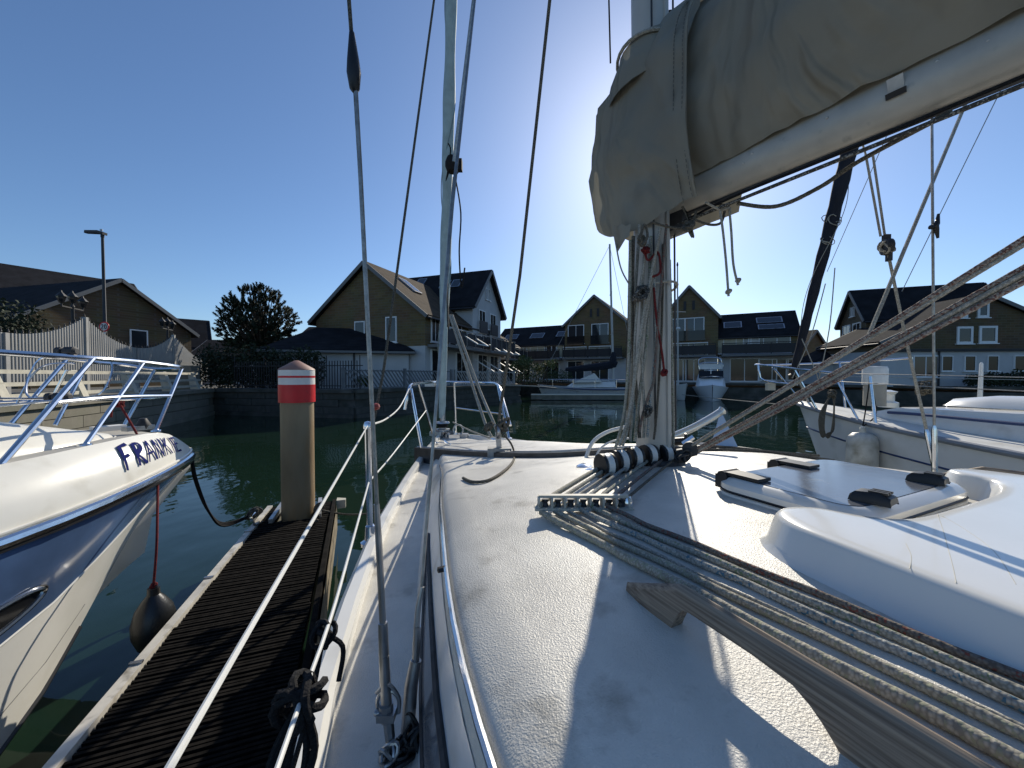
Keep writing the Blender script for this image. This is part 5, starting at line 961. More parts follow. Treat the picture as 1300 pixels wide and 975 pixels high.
def clampb(c, a_, w_, l_, name):
    x_ = (U*cos(a_)+PV*sin(a_)).normalized(); y_ = V((-x_.y, x_.x, 0)); m = MB(); P = lambda q, s_, z: c+x_*q+y_*s_+ZV*z
    m.grid([[P(q, s_*w_, z*h) for s_, z in ((-1.05, 0), (-1, .7), (-.8, 1), (.8, 1), (1, .7), (1.05, 0))] for q, h in ((-l_, .004), (-l_*.95, .016), (-l_*.4, .024), (l_*.7, .02), (l_*.95, .012), (l_, .002))])
    for k in (-.4, 0, .4): m.box(P(-l_*.35, k*w_*1.4, .0235), (l_*.9, .006, .004), x_)
    return m.build(name, blk, hatch)
clampb(atZ(1108, 637, 1.539), 0.1, .022, .034, 'hatch_handle'); clampb(atZ(1177, 612, 1.539), 0.1, .020, .034, 'hatch_handle')
for px, py in ((949, 606), (1013, 590)):
    c = atZ(px, py, 1.541); m = MB(); m.box(c+ZV*.003, (.085, .05, .008), U); m.tube([c+U*.05+PV*s_-ZV*.006 for s_ in (-.03, .03)], .015, 10); m.box(c+U*.058-ZV*.02, (.025, .055, .035), U); m.build('hinge', blk, hatch)
# hatch moulding foot
MB().grid([rrect(hu0-.04, hu1+.06, hv0-.035, hv1+.03, .09, z, off=o_) for o_, z in ((.03, 1.472), (.012, 1.487), (-.01, 1.489), (-.05, 1.49))], closed=True).build('hatch_plinth', gel, SY)
# ---- sea hood (raised smooth moulding) with a bay for the hatch
def hood():
    m = MB(); n = 9; out = []
    o_ = [(-.655, .335), (-.645, .29), (-.67, .245), (-.735, .215), (-.775, .15), (-.785, 0), (-.785, -.22), (-.75, -.37), (-.68, -.40), (-.65, -.44), (-.68, -.49), (-.80, -.515), (-1.2, -.56), (-2.0, -.64), (-2.0, .56), (-1.2, .455), (-.80, .395), (-.70, .372)]
    loop = cr([V((a, b, 0)) for a, b in o_], 4, closed=True); k = len(loop); cc_ = V((-1.3, -.05, 0))
    nr_ = []
    for i in range(k):
        t_ = (loop[(i+1) % k]-loop[i-1]).normalized(); nr_.append(V((-t_.y, t_.x, 0)))
    sg = 1 if sum((loop[i]-cc_).dot(nr_[i]) for i in range(k)) > 0 else -1
    rows_ = []
    for off, z in ((.058, 1.470), (.046, 1.480), (.034, 1.488), (.022, 1.500), (.008, 1.5385), (.003, 1.544), (-.004, 1.5465), (-.02, 1.5475)):
        rows_.append([yt(loop[i].x+nr_[i].x*off*sg, loop[i].y+nr_[i].y*off*sg, z) for i in range(k)])
    m.grid(rows_, closed=True); base = (len(rows_)-1)*k
    # top surface as a fan of strips to the spine
    m.f.append(tuple(base+i for i in range(k)))
    return m.build('sea_hood', gel, SY, ang=40)
hood()
for pts in (((1190, 652), (1197, 672), (1203, 694), (1210, 720), (1214, 740)), ((1196, 655), (1225, 672), (1262, 700), (1290, 742)), ((1150, 690), (1157, 706), (1155, 722))):
    MB().tube(cr([atZ(x, y, 1.5474) for x, y in pts], 5), .00045, 5).build('hairline_crack', concp, SY)
# ---- track across the foredeck, sheet car, jib sheets
def onroof(px, py, dz=0):
    z = 1.3
    for _ in range(12):
        p = atZ(px, py, z); u, v = yuv(p); z = max(zc(u, v), 1.2)*.6+z*.4
    p.z = z+dz; return p
tr = [onroof(x, y+3, .004) for x, y in ((530, 569), (585, 574), (640, 577), (700, 577.5), (765, 574), (830, 571), (905, 568))]
trp = cr(tr, 6); m = MB(); L, R_, Lb, Rb = [], [], [], []
for i, p in enumerate(trp):
    t_ = (trp[min(i+1, len(trp)-1)]-trp[max(i-1, 0)]); t_.z = 0; t_.normalize(); s_ = V((-t_.y, t_.x, 0))*.026
    L.append(p+s_+ZV*.022); R_.append(p-s_+ZV*.022); Lb.append(p+s_*1.1-ZV*.09); Rb.append(p-s_*1.1-ZV*.09)
m.grid([Lb, L, R_, Rb]); trk = m.build('jib_track', mat('track_grey', (.06, .06, .06), .35, .3, var=.3, vs=20), SY, smooth=False)
MB().tube([p+ZV*.024 for p in trp], .006, 6).build('track_rail', steeld, trk)
MB().grid([[p-ZV*.0, p-ZV*.06] for p in [q+V((0, -.034, -.012)) for q in trp]]).build('track_base', wht, trk, smooth=False)
cp_ = onroof(634, 579, .006)
cm_ = MB(); cm_.box(cp_+ZV*.018, (.135, .075, .05), (1, .05, 0)); car = cm_.build('track_car', mat('car_grey', (.36, .35, .32), .5, .3, var=.2, vs=30), SY, smooth=False)
MB().box(cp_+V((0, -.04, .018)), (.035, .006, .018)).build('car_slot', blk, car, smooth=False)
bk_ = atY(632, 548, cp_.y); m = MB(); m.lathe(bk_-V((.012, 0, 0)), [(.02, 0), (.04, .004), (.042, .012), (.04, .02), (.02, .024)], 14, (1, .2, 0)); m.beam(bk_, cp_+ZV*.03, .02, .03); m.build('sheet_block', steeld, car)
m = MB(); knotrope(bk_+V((.03, 0, .04)), .05, .006, 6, m); knotrope(bk_+V((-.05, 0, .03)), .04, .005, 4, m); m.build('shackle_knot', ropegr, car)
RB([atY(x, y, Y) for x, y, Y in ((571, 400, 3.0), (600, 490, 2.7), (617, 540, 2.45), (624, 555, 2.4))], .010, ropew, 'jib_sheet', step=.006); RB([atY(x, y, Y) for x, y, Y in ((574, 400, 3.0), (607, 490, 2.7), (626, 535, 2.45), (632, 550, 2.4))], .010, ropew, 'jib_sheet', step=.006)
RB([atY(575, 536, 3.6), atY(600, 548, 3.0), atY(622, 556, 2.5)], .006, ropew, 'furling_line', step=.006)
tl = [bk_+ZV*.02, atY(648, 562, cp_.y-.05)]+[onroof(x, y) for x, y in ((653, 578), (651, 588), (640, 600), (620, 612), (600, 614), (588, 609))]
for p in tl[2:]: u, v = yuv(p); p.z = max(zc(u, v)+.006, p.z-.04 if False else zc(u, v)+.006)
RB(tl, .0055, ropegr, 'sheet_tail', step=.005)
# ---- bow: furled headsail, drum, pulpit, roller
fz0 = atY(561, 530, 4.0); fz1 = atY(573, 0, 3.35); dirf = (fz1-fz0)
m = MB(); pts = [fz0+dirf*(k/60*1.9) for k in range(61)]; rr = [(.030+.020*min(1, k/14))*(1+.05*sin(k*1.3)) for k in range(61)]; m.tube(pts, rr, 14, fn=lambda a, l: 1+.10*sin(a*2+l*5)); FS = m.build('furled_headsail', sailm, SY)
m = MB(); hx = []
for k in range(260):
    t = k/259*1.85+.03; a = t*16; hx.append(fz0+dirf*t+V((cos(a), sin(a)*.9, 0))*((.032+.022*min(1, t*7))))
m.tube(hx, .0045, 5); m.build('luff_seam', mat('seam_dark', (.20, .27, .28), .7), FS)
dr = atY(562, 542, 4.0); m = MB(); m.lathe(dr-ZV*.04, [(.05, 0), (.075, .005), (.075, .02), (.04, .025), (.04, .075), (.075, .08), (.07, .095), (.03, .10), (.028, .2)], 18); FU = m.build('furling_drum', steeld, SY); MB().bar(dr-ZV*.2, dr, .016, 8).build('tack_fitting', steel, FU); MB().lathe(dr-ZV*.005, [(.041, 0), (.055, .015), (.055, .03), (.041, .04)], 14).build('furler_line', ropebk, FU)
pz = 1.70
pA = atY(521, 490, 3.05); pA = atZ(521, 493, 1.70) if False else atY(520, 492, 2.95)
pB = atY(531, 487, 3.3); pC = atY(612, 486, 4.2); pD = atY(632, 489, 3.9); pE = atY(648, 540, 3.35)
pu = MB(); pu.tube(cr([atY(514, 520, 2.9), pA, pB, atY(560, 485, 4.1), pC, pD, atY(640, 512, 3.6), pE], 5), .0125, 8); PU = pu.build('pulpit', steel, SY)
for p, q in ((pA+V((.01, 0, -.01)), atZ(538, 583, 1.185)), (pB, atZ(553, 562, 1.18)), (atY(577, 486, 4.2), atZ(579, 551, 1.16)), (pD, atY(646, 556, 3.5))):
    PQ = MB().bar(p, q, .012, 8).build('pulpit_leg', steel, SY); MB().lathe(q-ZV*.012, [(.03, 0), (.03, .012), (.014, .018)], 12).build('foot', steel, PQ)
MB().bar(atY(579, 518, 4.2), atY(638, 526, 3.6), .009, 6).build('pulpit_rail', steel, SY)
MB().box(atY(546, 487, 4.0), (.10, .05, .06)).build('bow_light', galv, SY)
bw2 = yt(2.85, 0, 1.19); MB().box(bw2, (.5, .11, .05), U).build('stem_roller', steel, SY); m = MB(); m.tube([bw2+V((.13+cos(t)*.05, -.12, .06+sin(t)*.05)) for t in [2*pi*k/16 for k in range(16)]], .009, 6, closed=True); m.box(bw2+V((.12, -.12, .0)), (.22, .09, .04)); m.box(bw2+V((-.1, -.1, .02)), (.12, .08, .04)); m.build('bow_fittings', steeld, SY)
for v_, u_ in ((.19, 2.1), (-.19, 2.1)): cleat(yt(u_, v_*1.1, dz_(u_)+.015), U, SY, s=.09)
# ---- stanchion, lifelines
sf = atZ(470, 688, 1.19); stp = atY(467, 540, sf.y*1.0)
m = MB(); m.tube([sf, stp], .0115, 10); STN = m.build('stanchion', steel, SY); MB().lathe(sf-ZV*.01, [(.034, 0), (.034, .012), (.02, .02), (.017, .07), (.0125, .075)], 14).build('stanchion_base', steel, STN); MB().lathe(stp-ZV*.012, [(.016, 0), (.017, .012), (.012, .024), (0, .028)], 12).build('cap', steel, STN)
near = atZ(215, 975, stp.z-.02); d_ = near-stp
MB().tube(cr([pA, atY(508, 516, 2.6), atY(490, 532, 2.0), stp], 6), .0042, 6).build('lifeline', wht, SY); MB().tube([stp, stp+d_*1.3], .0024, 8).build('lifeline', wht, SY)
smid = sf.lerp(stp, .52); lz_ = atZ(352, 975, smid.z-.01)
MB().tube(cr([atY(541, 521, 3.0), atY(500, 575, 2.2), smid], 4), .0038, 6).build('lifeline', wht, SY); MB().tube(cr([smid, atZ(444, 700, smid.z-.004), atZ(418, 790, smid.z-.008), lz_, smid+(lz_-smid)*1.3], 4), .003, 8).build('lifeline', wht, SY)
# ---- shrouds on the port side
cpt = atZ(488, 985, 1.20); a_ = atY(489, 905, .612); b_ = atY(443, 0, .60)
def lineext(p, q, zt): d = q-p; return p+d*((zt-p.z)/d.z)
top1 = lineext(a_, b_, 4.6)
MB().tube([atY(481, 690, .606), atY(458, 230, .603), atY(451, 105, .602)], .0036, 8).build('shroud', wire, SY); m = MB(); m.braid([atY(481, 690, .606), atY(458, 230, .603), atY(450, 95, .602)], .0033, .002, 10, amp=.16); m.tube([atY(450, 95, .602), b_, top1], .0031, 8); sh1 = m.build('shroud', ropegr, SY)
bt_ = MB(); bt_.lathe(atY(450.5, 118, .602), [(.003, 0), (.0075, .006), (.0105, .03), (.0088, .05), (.004, .09), (.003, .092)], 14, (b_-a_).normalized()); bt_.build('spreader_boot', blk, sh1)
m = MB(); m.tube([atY(478, 640, .606), atY(481, 690, .606), atY(486, 790, .608)], [.0046, .0054, .0054], 10); m.tube([atY(486, 790, .608), atY(487.5, 830, .609), atY(489, 875, .610)], [.0074, .0082, .0082], 12); TB = m.build('turnbuckle', steeld, SY)
m = MB(); m.tube([atY(488, 832, .608), atY(490.5, 893, .611)], [.0075, .009], 12); m.tube([atY(490, 893, .61), atY(492, 915, .61)], [.012, .010], 10); m.lathe(atY(476, 905, .606), [(.0045, 0), (.0058, .004), (.0045, .008)], 10, (1, 0, 0)); m.box(atY(491, 907, .608), (.028, .02, .012)); m.build('fork', steeld, TB)
m = MB(); m.tube([atY(493, 893, .612)+V((cos(t)*.018, .0, sin(t)*.022)) for t in [2*pi*k/18 for k in range(18)]], .0033, 8, closed=True); m.tube(cr([atY(478, 880, .606), atY(492, 868, .606), atY(506, 885, .608), atY(506, 905, .61)], 4), .0032, 6); m.tube([atY(493, 915, .61), atY(496, 945, .61), atY(498, 990, .61)], [.009, .008, .008], 8); knotrope(atY(495, 955, .60), .022, .003, 5, m); m.build('split_ring', steeld, TB)
l0 = atY(516, 925, .63); l1 = atY(603, 0, 1.02)
for q in (-1, 1): MB().tube([l0, atY(535, 750, .66), atY(574+q*.9, 260, .86), l1, l1+(l1-atY(535, 750, .66))*1.6], .0028, 8).build('lower_shroud', wire, SY)
m = MB(); m.tube([atY(529, 795, .648), atY(531, 770, .652), atY(536, 745, .66)], [.0052, .0046, .004], 10); m.tube([atY(527.5, 840, .645), atY(530, 795, .65)], .0064, 10); m.tube([atY(516, 950, .63), atY(522, 870, .638), atY(528, 838, .645)], [.0118, .0112, .0095], 14); TB2 = m.build('turnbuckle', steeld, SY)
m = MB(); knotrope(atY(528, 935, .62), .022, .0034, 5, m); knotrope(atY(512, 955, .61), .03, .0036, 6, m); knotrope(atY(500, 968, .61), .022, .0034, 4, m); m.tube(cr([atY(513, 915, .63), atY(519, 905, .625), atY(531, 925, .625), atY(528, 960, .625), atY(516, 970, .625)]), .003, 6); m.box(atY(512, 985, .615), (.05, .012, .05)); m.build('chainplate', blk, TB2)
# long lines up: flag halyard with red bead, jib-halyard lines
k0 = atY(475, 532, 1.45); k1 = atY(551, 0, 1.9); MB().tube([k0, atY(487, 470, 1.5), k1, k1+(k1-k0)*2], .0056, 6).build('flag_line', ropegr, SY); MB().lathe(atY(477, 521, 1.44), [(0, 0), (.012, .004), (.016, .014), (.012, .024), (0, .028)], 14).build('red_bead', redb, SY)
MB().tube([atY(576, 205, 3.1), atY(601, 0, 2.9), atY(601, 0, 2.9)+(atY(601, 0, 2.9)-atY(576, 205, 3.1))*3], .012, 6).build('halyard', wire, SY)
m = MB(); knotrope(atY(575, 209, 3.3), .06, .008, 7, m); m.box(atY(583, 210, 3.3), (.05, .06, .09)); m.lathe(atY(575, 209, 3.3)-ZV*.06, [(.05, 0), (.065, .04), (.065, .08), (.05, .12)], 10); m.tube(cr([atY(570, 205, 3.3), atY(572, 190, 3.3), atY(569, 182, 3.3)]), .006, 5); m.tube(cr([atY(570, 215, 3.3), atY(566, 230, 3.3)], 3), [.012, .01, .008, .003], 5); m.build('clew_knot', ropebk, FS)
MB().tube(cr([atY(578, 225, 3.2), atY(585, 270, 3.1), atY(583, 320, 3.0), atY(586, 365, 3.0), atY(590, 340, 3.0)], 5), .006, 6).build('loose_tail', ropebk, SY)
MB().tube(cr([atY(576, 225, 3.25), atY(568, 330, 3.3), atY(569, 415, 3.0)], 4), .009, 6).build('jib_sheet', ropegr, SY)
q0_ = atY(633, 535, 2.46); q1_ = atY(698, 0, 2.2); MB().tube([q0_, atY(660, 350, 2.38), q1_, q1_+(q1_-q0_)*2], .0095, 8).build('spinnaker_halyard', ropegr, SY)
MB().tube([atY(773, 0, 1.62), atY(775, 80, 1.62)], .0035, 6).build('halyard', ropebk, SY)
# spreaders & upper rigging out of frame so the wires end somewhere
for sd in (1, -1): MB().tube([mastpt(4.6), yt(-.45, sd*1.02, 4.6) if sd < 0 else top1], [.03, .015], 8).build('spreader', alu, SY)
# starboard shrouds seen right of frame (two wires with bottle screws)
b1 = atY(1183, 150, 1.46); b0 = atY(1186.5, 588, 1.46); b0b = lineext(b1, b0, 1.22)
MB().tube([b0b, lineext(b0b, b1, 5.2)], .0042, 8).build('shroud', wire, SY); c1_ = atY(1100, 200, 1.6); c0_ = atY(1186, 584, 1.5)
t1 = atY(1123, 300, 1.57)
for q in (0, 9): MB().tube([atY(1099+q, 196, 1.6), atY(1118+q*.6, 300, 1.57)], .0042, 8).build('purchase_line', ropew, SY)
MB().tube([atY(1099, 196, 1.6), mastpt(5.0)], .0035, 6).build('purchase_line', ropew, SY)
MB().tube([t1, atY(1150, 430, 1.54), atY(1176, 545, 1.5)], .0052, 8).build('lower_shroud', ropew, SY)
for p, q, r in ((atY(1176, 545, 1.49), atY(1187, 596, 1.47), .0085), (atY(1186, 540, 1.46), atY(1186.6, 596, 1.46), .0085)): MB().tube([p, p.lerp(q, .1), q, q-ZV*.2], [.005, r, r, r], 10).build('turnbuckle', steel, SY)
bc = atY(1125, 314, 1.565); m = MB(); m.lathe(bc-V((.014, 0, 0)), [(.015, 0), (.032, .003), (.034, .014), (.032, .025), (.015, .028)], 14, (1, -.3, 0)); m.box(bc+ZV*.03, (.02, .02, .04)); m.box(bc-ZV*.03+V((.012, 0, 0)), (.012, .02, .05)); BB = m.build('rope_block', blkw, SY); m = MB(); knotrope(bc, .034, .0042, 6, m); m.build('rope_wrap', ropew, BB)
sp1 = atY(1216, 155, 1.7); sp0 = atY(1100, 432, 1.35); MB().tube([sp0, sp1, sp1+(sp1-sp0)*1.3], .0066, 8).build('backing_line', ropew, SY)
for (x0, y0), (x1, y1), r in (((1258, 140), (1145, 370), .0022), ((1118, 190), (1050, 345), .0018)): p, q = atY(x0, y0, 3.1), atY(x1, y1, 3.6); MB().tube([q, p, p+(p-q)*1.2], r*1.5, 5).build('thin_halyard', wire, SY)
m = MB(); cc_ = atY(1187, 287, 1.45); m.tube([cc_+V((.012, 0, .045)), cc_+V((.008, 0, .01)), cc_, cc_+V((.006, 0, -.012)), cc_+V((.012, 0, -.045))], [.004, .008, .011, .008, .004], 10); m.lathe(cc_-V((.02, 0, .004)), [(0, 0), (.008, .002), (.008, .012), (.004, .016)], 10, (1, 0, 0)); m.build('shroud_cleat', blk, SY)
# ---- boom and kicker
BDv = V((sin(radians(30.5)), -cos(radians(30.5)), 0)); BN = V((-BDv.y, BDv.x, 0)); BN = BN if BN.x < 0 else -BN; BZ = 2.42
def bm(s, w_, z): return M0+BDv*s+BN*w_+ZV*z
BO = MB().grid([[bm(s, .05*cos(t), BZ+.064*sin(t)) for t in [2*pi*i/30 for i in range(30)]] for s in (.07, .2, .5, .9, 1.3, 1.8, 2.6)], closed=True).build('boom', boomm, SY)
MB().tube([bm(.1, 0, BZ-.066), bm(2.6, 0, BZ-.066)], .008, 6).build('boom_track', blkw, BO)
gm = MB(); gm.box(bm(.03, 0, BZ-.02), (.12, .05, .07), BDv); gm.box(bm(.09, 0, BZ-.085), (.1, .05, .06), BDv); gm.build('gooseneck', blkw, SY)
fit = atY(1139, 103, .90)
def boomside(px, py):                                 # point of the boom's near surface under a pixel
    d = ray(px, py); best = None
    for k in range(400):
        p = CAM+d*(.5+.003*k); r = p-M0; w_ = r.dot(BN); z = p.z-BZ; s = r.dot(BDv)
        if (w_/.05)**2+(z/.064)**2 < 1: return p, s
    return CAM+d, 1
pf, sf_ = boomside(1138, 108); nb_ = (BN*.8-ZV*.35).normalized(); uz = nb_.cross(BDv).normalized(); uz = uz if uz.z > 0 else -uz
MB().box(pf+nb_*.003, (.026, .034, .006), BDv, uz, nb_).build('strap_plate', galv, BO); MB().box(pf-uz*.016+nb_*.007, (.032, .012, .012), BDv, uz, nb_).build('strap_buckle', blk, BO)
pf2, _ = boomside(1140, 94); MB().box(pf2+uz*.016+nb_*.002, (.024, .05, .004), BDv, uz, nb_).build('strap', cloth, BO)
for px, py in ((944, 208), (955, 195), (990, 190), (1050, 150), (1090, 150), (1190, 78), (1255, 52)):
    p, _ = boomside(px, py); MB().lathe(p, [(.0035, 0), (.003, .0015), (0, .002)], 8, nb_).build('rivet', steeld, BO)
for off, r, mt in ((.098, .0052, ropeblk), (.082, .004, ropebk)):
    MB().tube(cr([bm(.12, .02, BZ-.10), bm(.3, .03, BZ-off-.004), bm(.6, .03, BZ-off), bm(1.1, .03, BZ-off+.006), bm(2.3, .02, BZ-off)], 6), r, 8).build('reef_line', mt, BO)
RB([atY(936, 258, 1.16), atY(985, 262, 1.1), atY(1040, 238, 1.03), atY(1090, 205, .97), bm(.75, .03, BZ-.09)], .0055, ropegr, 'reef_line', BO)
ks = yt(-.10, -.02, 1.50); ke = bm(1.32, .0, BZ-.07)
lug = [(.0, .034), (.011, .046), (-.011, .044), (.004, -.014), (-.008, -.036), (.012, -.046)]
lug += [(.016, -.026), (-.012, -.024)]
for i, (a, b) in enumerate(lug):
    p0 = atY(864+i*1.6, 577-b*90, 1.36); p1 = ke+BN*a*.9+ZV*b*1.25; RB([p0, p0.lerp(p1, .33)+ZV*(-.004), p0.lerp(p1, .66)-ZV*.003, p1], .0050, ropep if i % 2 else ropew, 'kicker_line', step=.0028, k=6)
m = MB(); knotrope(atY(868, 578, 1.33), .03, .005, 6, m); m.box(atY(872, 574, 1.34), (.07, .03, .03), (1, -.5, .3)); m.lathe(atY(876, 570, 1.33), [(.01, -.012), (.026, -.01), (.026, .01), (.01, .012)], 14, (.4, .9, 0)); m.build('kicker_block', blkw, SY)
# ---- stainless hoops by the mast, clear hose and blue-grey triangular support bracket
MB().tube(cr([atY(742, 588, 1.75), atY(752, 562, 1.8), atY(772, 548, 1.85), atY(800, 541, 1.9)], 5), .009, 8).build('mast_guard', wht, SY)
MB().tube(cr([atY(752, 592, 1.7), atY(762, 570, 1.72), atY(778, 560, 1.75), atY(800, 556, 1.8)], 5), .005, 8).build('mast_guard', wht, SY)
for px, py in ((742, 588), (752, 594)): MB().lathe(atZ(px, py+6, 1.455)-ZV*.005, [(.03, 0), (.03, .012), (.015, .02)], 12).build('guard_base', steel, SY)
MB().tube(cr([atY(850, 556, 1.75), atY(880, 543, 1.75), atY(905, 529, 1.76), atY(917, 521, 1.77)], 5), [.017]*15+[.021], 12).build('mast_guard', mat('clear_tube', (.62, .63, .6), .15, .5), SY)
vn = MB(); a_, b_, c_ = atY(916, 523, 1.95), atY(903, 570, 1.9), atY(938, 570, 1.9); vn.prism([a_, b_, c_], V((0, .012, 0))); vn.build('support_bracket', mat('blue_grey_plate', (.40, .48, .58), .3, .3), SY, smooth=False)
# lines along the starboard fore deck
for a, b in (((868, 578), (1040, 577)), ((905, 570), (1060, 586))):
    p = [atZ(a[0]+(b[0]-a[0])*k/6, a[1]+(b[1]-a[1])*k/6, 1.45) for k in range(7)]
    for q in p:
        u, v = yuv(q); q.z = max(zc(u, v), 1.19)+.006
    MB().tube(p, .006, 6).build('deck_line', ropegr, SY)
# ---- sail cover: main sleeve and front collar
SC = thing('sail_cover', 'grey-brown canvas sail cover wrapped round the mast and boom', 'sail cover', bm(.3, 0, BZ))
def shell(tab, ss, off, nm, zbase=None, seed=0, open_bottom=False, wr=.010, hem=None):
    m = MB(); rows_ = []
    for s in ss:
        w_, zb, zm, zt = smo(tab, s); n = 34; r_ = []
        for i in range(n):
            f = i/(n-1); 
            # profile from port bottom round over the top to starboard bottom
            a = pi*f; q = 1-abs(2*f-1)                # q 0 at bottoms, 1 at top
            z = zb+(zt-zb)*(1-(1-q)**1.25)
            b = (z-zb)/(zt-zb); prof_w = (.42+.58*min(1, b/.33)**.7)*(1-max(0, (b-.55)/.45)**2.2) if not open_bottom else (.64+.36*min(1, b/.28)**.7)*(1-max(0, (b-.6)/.4)**2.4)
            y = w_*prof_w*(1 if f < .5 else -1)
            p = V((s*5, z*5, y*4+seed)); wn_ = noise.noise(p*.9)*wr*1.4+noise.noise(V((s*2.6+z*3.0, z*12-s*5.5, seed*2)))*wr*1.3+noise.noise(V((s*9+z*7, z*4-s*5, seed)))*wr+(1-abs(noise.noise(V((s*6-z*11, z*3+s*3, seed+4)))))**6*wr*.9
            yy = y+(off+wn_*min(1, 5*abs(prof_w)))*(1 if f < .5 else -1)*(1 if abs(y) > 1e-3 else 0)
            sh = hem(f, z) if hem and s == ss[-1] else 0
            r_.append(bm(s+sh, yy, z+wn_*.3+off*.6*(b > .9)))
        rows_.append(r_)
    m.grid(rows_); return m.build(nm, cloth, SC, ang=70)
mainT = [(.05, .11, BZ+.02, 2.7, 3.0), (.2, .125, BZ+.02, 2.72, 3.01), (.5, .14, BZ+.028, 2.74, 2.97), (.9, .135, BZ+.03, 2.7, 2.90), (1.6, .12, BZ+.03, 2.66, 2.82), (2.5, .08, BZ+.03, 2.6, 2.7)]
shell(mainT, [.05+.03*i for i in range(60)]+[1.9, 2.1, 2.3, 2.5], 0, 'main_sleeve', seed=3, wr=.012)
colT = [(-.275, .012, 2.52, 2.6, 2.70), (-.262, .045, 2.445, 2.6, 2.78), (-.225, .095, 2.40, 2.6, 2.85), (-.16, .128, 2.355, 2.6, 2.97), (-.08, .135, 2.325, 2.65, 3.02), (.03, .14, 2.325, 2.66, 3.05), (.15, .152, 2.335, 2.7, 3.04), (.255, .158, 2.34, 2.72, 3.05)]
shell(colT, [-.275, -.271, -.262, -.25]+[-.235+.0175*i for i in range(29)], .004, 'front_collar', seed=9, open_bottom=True, wr=.014)
m = MB(); 
for nm_, s_ in (('hem', .25), ('hem', .205)):
    w_, zb, zm, zt = smo(colT, s_); P = []
    for i in range(30):
        f = i/29*.5; q = 2*f; z = zb+(zt-zb)*(1-(1-q)**1.25); b = (z-zb)/(zt-zb); pw_ = (.64+.36*min(1, b/.28)**.7)*(1-max(0, (b-.6)/.4)**2.4); P.append(bm(s_, w_*pw_+.013, z))
    MB().tube(P, .0035 if s_ < .24 else .005, 6, flat=.6).build('hem', cloth, SC)
for s_ in (.212, .243):                                # stitched rows of the hem
    w_, zb, zm, zt = smo(colT, s_)
    for i in range(0, 56):
        P = []
        for f in ((i+.15)/112, (i+.75)/112):
            q = 2*f; z = zb+(zt-zb)*(1-(1-q)**1.25); b = (z-zb)/(zt-zb); P.append(bm(s_, w_*(.64+.36*min(1, b/.28)**.7)*(1-max(0, (b-.6)/.4)**2.4)+.0175, z))
        m.tube(P, .0011, 4)
so_ = m.build('stitching', mat('thread', (.12, .115, .10), .9), SC); so_['kind'] = 'stuff'
# neck tie and lacing
nk = [mastpt(2.93)+U*(.12*cos(t))+PV*(.11*sin(t))+ZV*.02*sin(t) for t in [2*pi*k/26 for k in range(26)]]
MB().tube(nk, .006, 6, closed=True).build('neck_tie', ropew, SC)
m = MB(); nt_ = [[mastpt(z)+U*(a*cos(t))+PV*(b*sin(t)) for t in [2*pi*i/24 for i in range(24)]] for z, a, b in ((2.80, .17, .13), (2.86, .165, .128), (2.90, .135, .115), (2.925, .118, .105), (2.95, .115, .10), (2.975, .10, .08))]; m.grid(nt_, closed=True); m.build('neck_collar', cloth, SC)
fl = MB(); pA_, pB_ = atY(778, 288, 1.42), atY(800, 284, 1.38); fl.grid([[atY(777+6*i, 284+3*(i % 2), 1.44-.02*i), atY(779+5*i, 300+2*(i % 2), 1.44-.02*i), atY(783+3*i, 322-5*i, 1.45-.02*i)] for i in range(5)]); fl.build('hanging_flap', cloth, SC)
LC = MB()
for pts in ([(812, 305), (818, 285), (822, 300), (815, 312)], [(866, 262), (873, 275), (880, 300), (876, 296), (870, 280)], [(870, 268), (878, 285), (884, 268)], [(828, 282), (848, 288), (866, 290), (880, 284)], [(880, 278), (900, 285), (915, 283), (920, 268)], [(896, 258), (915, 266), (925, 262), (905, 258)]): LC.tube(cr([atY(x, y, 1.24) for x, y in pts], 5), .0042, 6)
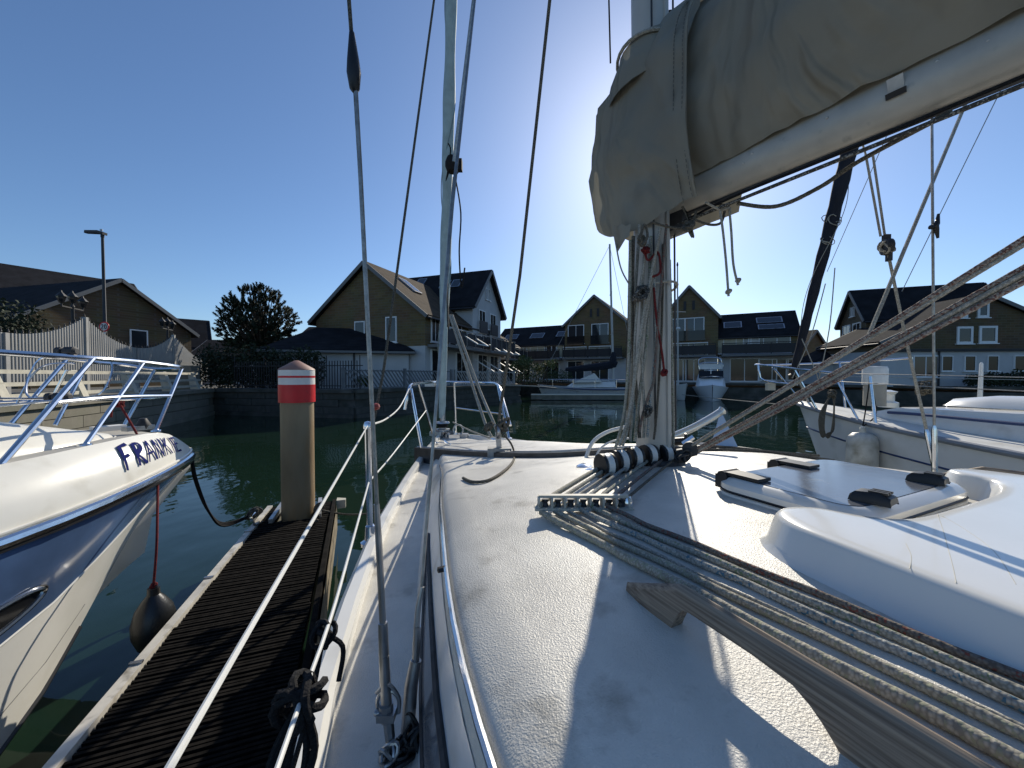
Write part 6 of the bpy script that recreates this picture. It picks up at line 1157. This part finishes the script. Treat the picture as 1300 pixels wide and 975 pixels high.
knotrope(atY(875, 287, 1.23), .018, .0045, 5, LC); knotrope(atY(815, 305, 1.28), .018, .0045, 5, LC)
tag(LC.build('lacing_cord', ropegr), 'braided lacing cord knotted under the front of the sail cover', 'cord')
TC = MB()
for x0, x1, x2, y2 in ((914, 922, 925, 376), (926, 931, 937, 362)):
    TC.tube(cr([atY(x0, 266, 1.2), atY((x0+x1)/2, 295, 1.2), atY(x1, 335, 1.2), atY(x2, y2, 1.2)], 6), .0036, 7); knotrope(atY(x2, y2-6, 1.2), .008, .0032, 3, TC)
TC.tube(cr([atY(896, 257, 1.18), atY(914, 266, 1.2), atY(926, 264, 1.2), atY(926, 270, 1.2)]), .0036, 6); tag(TC.build('hanging_cords', ropew), 'two knotted white cords dangling below the boom', 'cord')
# coiled line by the mast top edge
m = MB(); 
for k in range(7): m.tube(cr([atY(836, 40, 1.5), atY(840, 22+k*2, 1.5), atY(850, 14+k*1.5, 1.5), atY(863, 18+k*2, 1.5), atY(850, 36-k, 1.5)], 5, closed=True), .0042, 6, closed=True)
tag(m.build('rope_coil', ropebk), 'dark rope coil hanging beside the mast above the sail cover', 'rope')
# black fender rope knots on the lower lifeline
m = MB(); c = atZ(382, 890, 1.39); knotrope(c, .032, .0052, 4, m, .8)
for q in (0, 1): m.tube(cr([c, c+V((.012+.01*q, -.01, -.05)), c+V((.008, -.03, -.10)), c+V((-.012, -.05, -.12)), c+V((-.02, -.03, -.05)), c], 5), .0048, 6)
m.tube(cr([c, c+V((-.015, -.03, -.1)), c+V((-.03, -.08, -.16))], 5), .006, 6); tag(m.build('rope_knot', ropebk), 'black rope knotted round the lower lifeline beside the pontoon', 'rope')
m = MB(); c = atZ(411, 805, 1.39); knotrope(c, .018, .004, 3, m, .8); m.tube(cr([c, c+V((.03, .0, -.02)), c+V((.032, -.02, -.06))], 5), .004, 6); m.tube(cr([c, c+V((-.01, -.03, -.1)), c+V((-.02, -.1, -.2))], 5), .004, 6); tag(m.build('rope_knot', ropebk), 'small dark hitch on the lower lifeline nearer the bow', 'rope')
